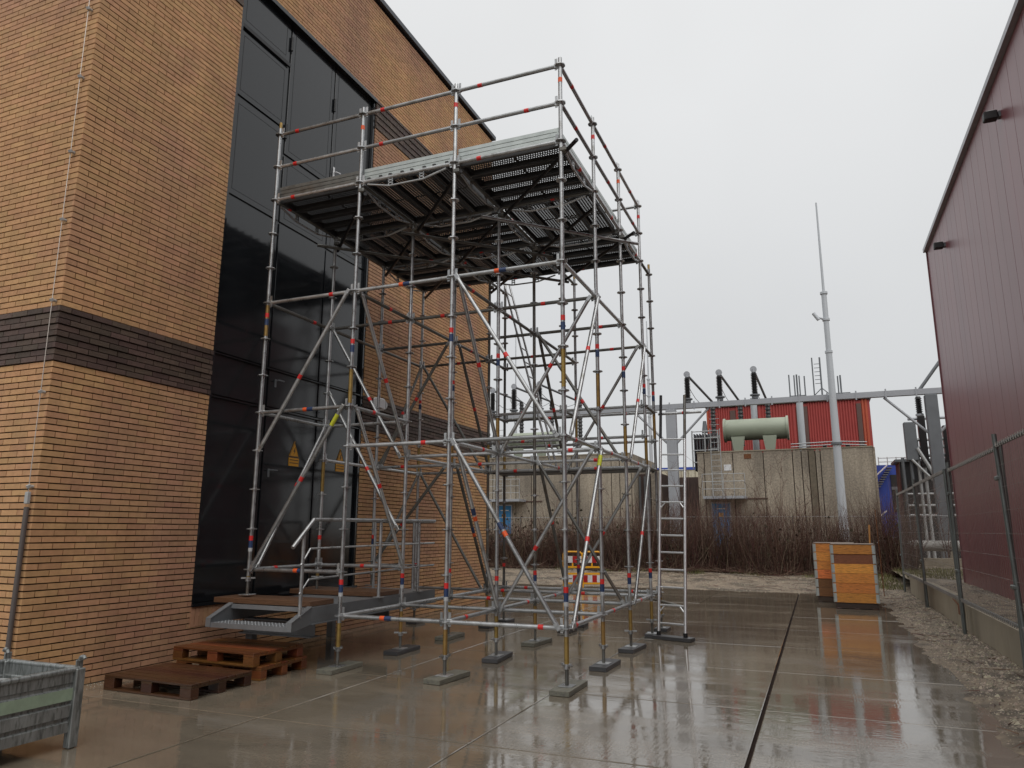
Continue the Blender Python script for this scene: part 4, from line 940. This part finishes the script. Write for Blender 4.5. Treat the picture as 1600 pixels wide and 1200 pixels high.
# ---- transformer tanks
def transformer(px0, px1, pyc, rad, lab, Y=30.2, zbase=zt-.3):
    a = atY(px0,pyc,Y); b = atY(px1,pyc,Y); t = thing('transformer', ((a.x+b.x)/2,Y,0), lab, 'transformer')
    part('conservator_tank', MB().tube((a.x,Y,a.z),(b.x,Y,a.z),rad,28), M['tank'], t)
    for x in (a.x,b.x): part('tank_flange', MB().tube((x-.05,Y,a.z),(x+.05,Y,a.z),rad+.07,28), M['tank'], t)
    for f in (.22,.72): x = a.x+(b.x-a.x)*f; part('tank_leg', MB().prism([(x-.32,a.z-rad*.75),(x+.32,a.z-rad*.75),(x+.14,zbase),(x-.14,zbase)],1,Y-.6,Y-.5), M['tank'], t)
    part('main_tank', MB().bev(((a.x+b.x)/2,Y+.9,zbase/2),(b.x-a.x+.6,1.6,zbase),.05), M['grey_mid'], t)
    random.seed(int(px0))
    for q in range(9): x = a.x+(b.x-a.x)*random.uniform(.1,1.0); part('bushing', MB().tube((x,Y+.3,zbase-.1),(x,Y+.3,zbase+random.uniform(.3,.65)),.06,8,r2=.04).tube((x-.2,Y+.25,zbase+.12),(x+.25,Y+.2,zbase+.3),.02,6), M['ladder_steel' if q % 2 else 'porcelain'], t)
    for q in range(4): part('busbar', MB().path([(b.x+.1,Y-.4+.2*q,zbase+.75-.12*q),(b.x+2.2,Y-.4+.2*q,zbase+.80-.12*q),(b.x+3.4,Y-.4+.2*q,zbase+.72-.12*q)],.028,6), M['ladder_steel'], t)
    for q in (1.6,2.6,3.3): part('bus_support', MB().tube((b.x+q,Y,zbase-.3),(b.x+q,Y,zbase+.65),.10,8), M['porcelain'], t)
    rx = a.x-.95; rad_ = MB()
    for q in range(9): rad_.bb(rx-.55+q*.14,rx-.51+q*.14,Y-.5,Y+.5,zbase-.4,zbase+1.45)
    part('radiator', rad_, M['grey_mid'], t)
    fr_ = MB()
    for x in (rx-.62,rx,rx+.64): fr_.tube((x,Y-.55,zbase-.3),(x,Y-.55,zbase+1.6),.04,6)
    for z in (0,.6,1.2,1.55): fr_.tube((rx-.62,Y-.55,zbase+z),(rx+.64,Y-.55,zbase+z),.03,6)
    part('radiator_frame', fr_, M['ladder_steel'], t); part('top_valve', MB().tube((rx,Y-.3,zbase+1.5),(rx,Y-.3,zbase+2.1),.16,10,r2=.08), M['grey_mid'], t)
transformer(1133,1231,673,.53,'sage green transformer tank on legs above the right concrete cell')
transformer(800,872,690,.45,'transformer tank above the left concrete cell, seen through the scaffold')
# ---- lightning masts
def lmast(px0, py0, pxb, Y, wk, lab):
    tp = atY(px0, py0, Y); x = tp.x; H = tp.z
    t = thing('lightning_mast', (x,Y,0), lab, 'mast', 'lightning masts')
    part('rod', MB().tube((x,Y,H*.735),(x,Y,H),.06,10,r2=.036), M['mast'], t); part('upper_tube', MB().tube((x,Y,H*.57),(x,Y,H*.735),.115,14), M['mast'], t); part('lower_tube', MB().tube((x,Y,0),(x,Y,H*.57),.20,16,r2=.13), M['mast'], t)
    for f in (.57,.66,.735): part('flange', MB().tube((x,Y,H*f-.05),(x,Y,H*f+.05),.16,14), M['mast'], t)
    part('side_bracket', MB().tube((x,Y,H*.66),(x-.45,Y-.1,H*.67),.05,8).tube((x-.3,Y-.1,H*.66),(x-.5,Y-.1,H*.68),.08,8), M['mast'], t); part('clamp_ring', MB().tube((x,Y,H*.32),(x,Y,H*.326),.22,14), M['grey_mid'], t)
lmast(1275,317,1315,26.6,1,'tall pale lightning mast in front of the right concrete cell'); lmast(1010,502,1013,52,1,'distant lightning mast seen beside the right scaffold posts'); lmast(806,520,806,55,1,'distant thin lightning mast seen through the scaffold')
# ---- switchgear frames by the maroon hall
t = thing('switchgear_frame', (atY(1440,700,31).x,31,0), 'grey steel switchgear frame with insulators left of the maroon hall', 'switchgear')
Y = 31
for px, py0, py1, w in ((1420,660,720,.5),(1438,650,730,.3),(1478,665,730,.35)):
    u, l = atY(px,py0,Y), atY(px,py1,Y); part('fin_stack', MB().bev((u.x,Y,(u.z+l.z)/2),(w,.4,u.z-l.z),.03), M['grey_mid'] if w > .4 else M['porcelain'], t)
for py, m_ in ((655,'grey_paint'),(688,'ladder_steel'),(700,'ladder_steel'),(713,'grey_mid'),(772,'ladder_steel'),(790,'ladder_steel'),(805,'ladder_steel')):
    u, l = atY(1418,py,Y), atY(1500,py,Y); part('cross_beam', MB().tube((u.x,Y,u.z),(l.x+1,Y,u.z),.07 if py < 720 else .05,8), M[m_], t)
for px in (1410,1423,1432,1441): u = atY(px,715 if px < 1430 else 690,Y); part('upright', MB().tube((u.x,Y,0),(u.x,Y,u.z),.07,8), M['grey_mid' if px < 1430 else 'ladder_steel'], t)
u, l = atY(1405,722,Y+2), atY(1495,722,Y+2); part('cabinet', MB().bb(u.x,l.x+2,Y+2,Y+4,0,u.z), M['black'], t); part('cabinet_roof', MB().bb(u.x-.2,l.x+2,Y+1.8,Y+4,u.z,u.z+.12), M['grey_mid'], t)
p0, p1 = atY(1433,700,Y-.2), atY(1462,745,Y-.2); part('strut', MB().tube(p0,p1,.08,8), M['ladder_steel'], t); p0, p1 = atY(1425,718,Y-.2), atY(1460,752,Y-.2); part('strut', MB().tube(p0,p1,.06,8), M['ladder_steel'], t)
p0, p1 = atY(1470,562,YG), atY(1436,610,YG)
o = link('conductor_tube', MB().tube(p1, p0+(p0-p1)*.6, .07, 8).mesh('conductor_tube', M['grey_mid'])); tag(o, 'dark sloping conductor tube rising from the gantry towards the maroon hall', 'conductor')
u = atY(1436,648,YG+.5); l = atY(1438,612,YG+.5)
t = thing('hanging_insulator', (u.x,YG+.5,u.z), 'black insulator hanging below the right end of the gantry', 'insulator'); mb = MB(); z = u.z
for q in range(8): h = (zg-.15-u.z)/8; mb.tube((u.x,YG+.3,z),(u.x,YG+.3,z+h*.6),.14,10,r2=.10).tube((u.x,YG+.3,z+h*.6),(u.x,YG+.3,z+h),.1,10); z += h
part('shed_stack', mb, M['porcelain'], t); part('end_cap', MB().tube((u.x,YG+.3,u.z-.08),(u.x,YG+.3,u.z),.16,10), M['grey_paint'], t)
# blue building with stair
Y = 48; a = atY(1366,727,Y); b = atY(1440,727,Y)
t = thing('blue_building', ((a.x+b.x)/2,Y+3,0), 'bright blue clad building with dark opening and outside stair, far right', 'building')
part('wall', MB().bb(a.x,b.x,Y,Y+6,0,a.z), M['blue_clad'], t); o0, o1 = atY(1391,742,Y-.05), atY(1412,800,Y-.05); part('opening', MB().bb(o0.x,o1.x,Y-.06,Y-.002,o1.z,o0.z), M['black'], t); part('lintel', MB().bb(o0.x,o1.x,Y-.10,Y-.061,o0.z-1.0,o0.z-.8), M['grey_mid'], t)
for q in range(9): u = atY(1368+q*2.1,760-q*3.6,Y-.4); part('stair_tread', MB().bb(u.x,u.x+.3,Y-.9,Y-.1,u.z-.06,u.z), M['grey_mid'], t)
p0, p1 = atY(1368,744,Y-.9), atY(1386,727,Y-.9); part('handrail', MB().tube(p0,p1,.05,6), M['white'], t)
for py in (716,722,): u, l = atY(1372,py,Y), atY(1440,py,Y); part('roof_railing', MB().tube((u.x,Y,u.z),(l.x,Y,u.z),.03,5), M['ladder_steel'], t)
for px in (1372,1386,1400,1414,1428): u = atY(px,714,Y); part('railing_post', MB().tube((u.x,Y,a.z),(u.x,Y,u.z),.03,5), M['ladder_steel'], t)
p0, p1 = atY(1368,812,Y-1.5), atY(1386,798,Y-1.5); part('handrail', MB().tube(p0,p1,.05,6), M['white'], t)
# clad pipe
Y = 25.0; u = atY(1360,852,Y); l = atY(1510,852,Y)
t = thing('pipeline', ((u.x+l.x)/2,Y,0), 'thick pale clad pipe on supports beyond the fence', 'pipe'); part('pipe', MB().tube((u.x,Y,u.z),(l.x+4,Y,u.z),.20,16), M['pipe'], t)
for q in range(5): part('pipe_joint', MB().tube((u.x+.4+q*1.2,Y,u.z),(u.x+.48+q*1.2,Y,u.z),.215,16), M['pipe'], t)
for q in range(3): part('pipe_support', MB().bev((u.x+.8+q*2,Y,(u.z-.2)/2),(.25,.3,u.z-.2),.02), M['concrete_wall'], t)
part('kerb', MB().bb(u.x-.3,l.x+4,Y-1.2,Y-.9,-.05,atY(1430,872,Y-1.2).z), M['concrete_wall'], t)

# ---- chain link fence in the hedge
t = thing('chain_link_fence', (-2,23.0,0), 'chain link fence with top wire running through the hedge', 'fence'); Y = 23.3; zf = atY(1000,808,Y).z
part('top_wire', MB().tube((-16,Y,zf),(7.5,Y,zf),.008,5), M['ladder_steel'], t)
for q in range(9): part('post', MB().tube((-15.5+q*2.85,Y,0),(-15.5+q*2.85,Y,zf+.03),.024,6), M['fence'], t)
wm = MB(); random.seed(1)
x = -9.0
while x < 7.4:
    h = zf-.15; wm.tube((x,Y,.15),(x+h,Y,zf),.0028,3,caps=False); wm.tube((x+h,Y,.15),(x,Y,zf),.0028,3,caps=False); x += .12
tag(part('wire_mesh', wm, M['fence_wire'], t), kind='stuff')

# ================================================================ VEGETATION
def twig(mb, p, d, L, r, seg=3, bend=.25, n=3):
    p = Vector(p); d = Vector(d).normalized(); pts = [p]
    for s_ in range(seg):
        d = (d+Vector((random.gauss(0,bend),random.gauss(0,bend),random.gauss(0,bend*.4)))*.5).normalized(); p = p+d*(L/seg); pts.append(p.copy())
    b = len(mb.v)
    a1 = d.cross(Vector((0,1,.3))).normalized(); a2 = d.cross(a1)
    for q, P in enumerate(pts):
        rr = r*(1-.85*q/seg)
        for k in range(n): an = 2*math.pi*k/n; mb.v.append(tuple(P+a1*(rr*math.cos(an))+a2*(rr*math.sin(an))))
    for q in range(seg):
        for k in range(n): mb.f.append([b+q*n+k,b+q*n+(k+1)%n,b+(q+1)*n+(k+1)%n,b+(q+1)*n+k]); mb.m.append(0); mb.sm.append(False)
    return pts
random.seed(33)
hd = MB(); hp = MB()
def hedge_edge(x): return 19.5+1.3*mnoise.noise((x*.35,0,7))+(.5 if x > 2.5 else 0)
for q in range(12500):
    x = random.uniform(-15,5.4); y = hedge_edge(x)+abs(random.gauss(0,1.1)); 
    hh = 2.15+.95*mnoise.noise((x*.55,y*.5,1))+.6*mnoise.noise((x*1.9,y,4)); L = max(.4, random.gauss(hh,.42)) if q % 3 else random.uniform(.4,1.3)
    if x < -4.5: L *= .8
    pts = twig(hd if q % 5 else hp, (x,y,sandz(x,y)-.03), (random.gauss(0,.20),random.gauss(0,.2),1), L, random.uniform(.005,.011), 3, .22)
    for s_ in range(random.choice((0,1,1,2))): P = pts[random.choice((1,2))]; twig(hd, P, (random.gauss(0,.6),random.gauss(0,.6),.8), L*random.uniform(.2,.4), .0045, 2, .3)
for q in range(1500):   # fallen canes at the foot
    x = random.uniform(-15,5.4); y = hedge_edge(x)+random.gauss(.1,.25); twig(hp if q % 3 == 0 else hd, (x,y,sandz(x,y)+.05), (random.gauss(0,1),random.gauss(0,.5),random.uniform(.05,.6)), random.uniform(.4,1.1), .007, 3, .3)
for q in range(240):
    x = random.uniform(-6,4.5); y = random.uniform(14,20); twig(hd, (x,y,sandz(x,y)+.02), (random.gauss(0,1),random.gauss(0,1),.06), random.uniform(.15,.6), .006, 3, .3)
for q in range(70):
    x = random.uniform(3.8,4.4); y = random.uniform(-2,14); twig(hd, (x,y,gravz(x,y)+.012), (random.gauss(0,1),random.gauss(0,1),.03), random.uniform(.1,.4), .006, 3, .3)
lf = MB()
for q in range(15000):
    x = random.uniform(-15,5.6); y = hedge_edge(x)+.15+abs(random.gauss(.45,.9)); z = sandz(x,y)+abs(random.gauss(0,.55)); 
    if x < -2.6 and random.random() < .5: z += abs(random.gauss(.3,.35))
    s_ = random.uniform(.025,.06); a = Vector((random.gauss(0,1),random.gauss(0,1),random.gauss(0,1))).normalized(); b = a.orthogonal().normalized(); c = a.cross(b); P = Vector((x,y,z))
    lf.add([P-b*s_-c*s_*.6,P+b*s_-c*s_*.6,P+b*s_*.4+c*s_,P-b*s_*.4+c*s_],[(0,1,2,3)])
hg = tag(link('hedge_twigs', hd.mesh('hedge_twigs', M['twig'])), 'tangled mass of bare brown hedge stems behind the sand strip', 'hedge', kind='stuff')
tag(link('pale_hedge_canes', hp.mesh('pale_hedge_canes', M['twig_pale'])), 'pale dry canes scattered through the bare hedge', 'hedge', kind='stuff')
tag(link('hedge_litter', lf.mesh('hedge_litter', M['leaf'])), 'dead leaves and ivy at the foot of the bare hedge', 'ground cover', kind='stuff')
# bare shrubs that stand above the hedge
def shrub(px, py, Y, nst, spread, lab):
    u = atY(px, py, Y); x = u.x; z0 = 0.0; H = u.z
    t = thing('bare_shrub', (x,Y,z0), lab, 'shrub', 'bare shrubs above the hedge'); st = MB(); br = MB()
    for q in range(nst):
        L = H*random.uniform(.65,1.0); pts = twig(st, (x+random.gauss(0,.15),Y+random.gauss(0,.1),z0), (random.gauss(0,spread),random.gauss(0,spread*.5),1), L, random.uniform(.018,.03), 6, .10, 5)
        for s_ in range(2,7):
            for w in range(random.choice((1,2,3))):
                p2 = twig(br, pts[s_], (random.gauss(0,.6),random.gauss(0,.5),.8), L*random.uniform(.12,.3), .008, 3, .25)
                twig(br, p2[2], (random.gauss(0,.8),random.gauss(0,.5),.7), L*.12, .005, 2, .3)
    part('stem', st, M['twig'], t); part('twig_crown', br, M['twig'], t)
for args in ((1190,705,24.2,5,.22,'tall bare shrub in front of the right concrete cell, left one'),(1225,735,24.6,4,.25,'bare shrub in front of the right concrete cell, right of the tall one'),(1130,745,24.0,5,.25,'bare shrub in front of the blue door right of the ladder'),(930,755,23.8,6,.3,'spreading bare shrub seen behind the right scaffold posts'),(870,765,24.2,5,.3,'bare shrub seen behind the nearest scaffold post'),(1075,700,25.5,3,.12,'thin bare shrub rising behind the ladder'),(1290,790,24.0,5,.2,'low bare shrub at the foot of the pale lightning mast'),(1470,730,24.6,4,.15,'bare shrub beside the hall corner behind the fence')): shrub(*args)
# grass on the bank and along the sand
gr = MB()
for q in range(5200):
    if q % 3: x = random.uniform(3.6,7.2); y = random.uniform(15.3,21); z = bankz(x,y)-.02 if x > 4.6 else sandz(x,y)
    else: x = random.uniform(-8,6); y = hedge_edge(x)-random.uniform(.1,.8); z = sandz(x,y); 
    if q % 3 == 0 and mnoise.noise((x,y,2)) < .12: continue
    h = random.uniform(.05,.17); a = random.uniform(0,6.28); dx, dy = math.cos(a)*.011, math.sin(a)*.011; lx, ly = random.gauss(0,.05), random.gauss(0,.05)
    gr.add([(x-dx,y-dy,z),(x+dx,y+dy,z),(x+lx,y+ly,z+h)],[(0,1,2)])
tag(link('rough_grass', gr.mesh('rough_grass', M['grass'])), 'rough winter grass on the bank and along the hedge', 'grass', kind='stuff')
# pebbles
pb = MB(); random.seed(8)
def pebble(x, y, z, s_):
    a = random.uniform(0,6.28); vs = [(x+math.cos(a+k*2.09)*s_*random.uniform(.7,1.2), y+math.sin(a+k*2.09)*s_*random.uniform(.7,1.2), z) for k in range(3)]
    pb.add(vs+[(x,y,z+s_*random.uniform(.5,.9))], [(0,1,3),(1,2,3),(2,0,3)])
for q in range(11000):
    x = 3.7+.84*random.random()**.8; y = random.uniform(-3.5,15); pebble(x,y,gravz(x,y)-.003,random.uniform(.006,.02))
for q in range(1800): x = 3.85+.68*random.random(); y = random.uniform(-3,15); pebble(x,y,gravz(x,y)-.006,random.uniform(.018,.042))
for q in range(2500): x = random.uniform(4.68,5.75); y = random.uniform(1,14); pebble(x,y,bankz(x,y)-.004,random.uniform(.01,.03))
for q in range(6000): x = random.uniform(-9,4.6); y = random.uniform(13.8,20.8); pebble(x,y,sandz(x,y)-.003,random.uniform(.012,.035))
for q in range(420): x = -4.72+abs(random.gauss(0,.18)); y = random.uniform(-3.2,-1.4); pebble(x,y,-.006 if x < -4.15 else 0,random.uniform(.006,.018))
for q in range(260): x = random.uniform(-4,3.7); y = random.uniform(-6,9); pebble(x,y,0,random.uniform(.003,.007))
tag(link('pebbles', pb.mesh('pebbles', M['pebble'])), 'loose pebbles scattered over grit and sand', 'pebbles', kind='stuff')
# stake and thin rods by the crates
u, l = atY(1358,820,13.0), atY(1355,850,13.0); o = link('wooden_stake', MB().tube((l.x,13,sandz(l.x,13)-.05),(u.x,13,u.z),.02,8).mesh('wooden_stake', M['stick'])); tag(o, 'thin orange wooden stake standing behind the crates', 'stake')
u = atY(1367,795,13.6); o = link('thin_steel_rod', MB().tube((u.x+.03,13.6,-.05),(u.x,13.6,u.z),.012,6).mesh('thin_steel_rod', M['rust'])); tag(o, 'thin rusty rod standing right of the crates', 'rod')
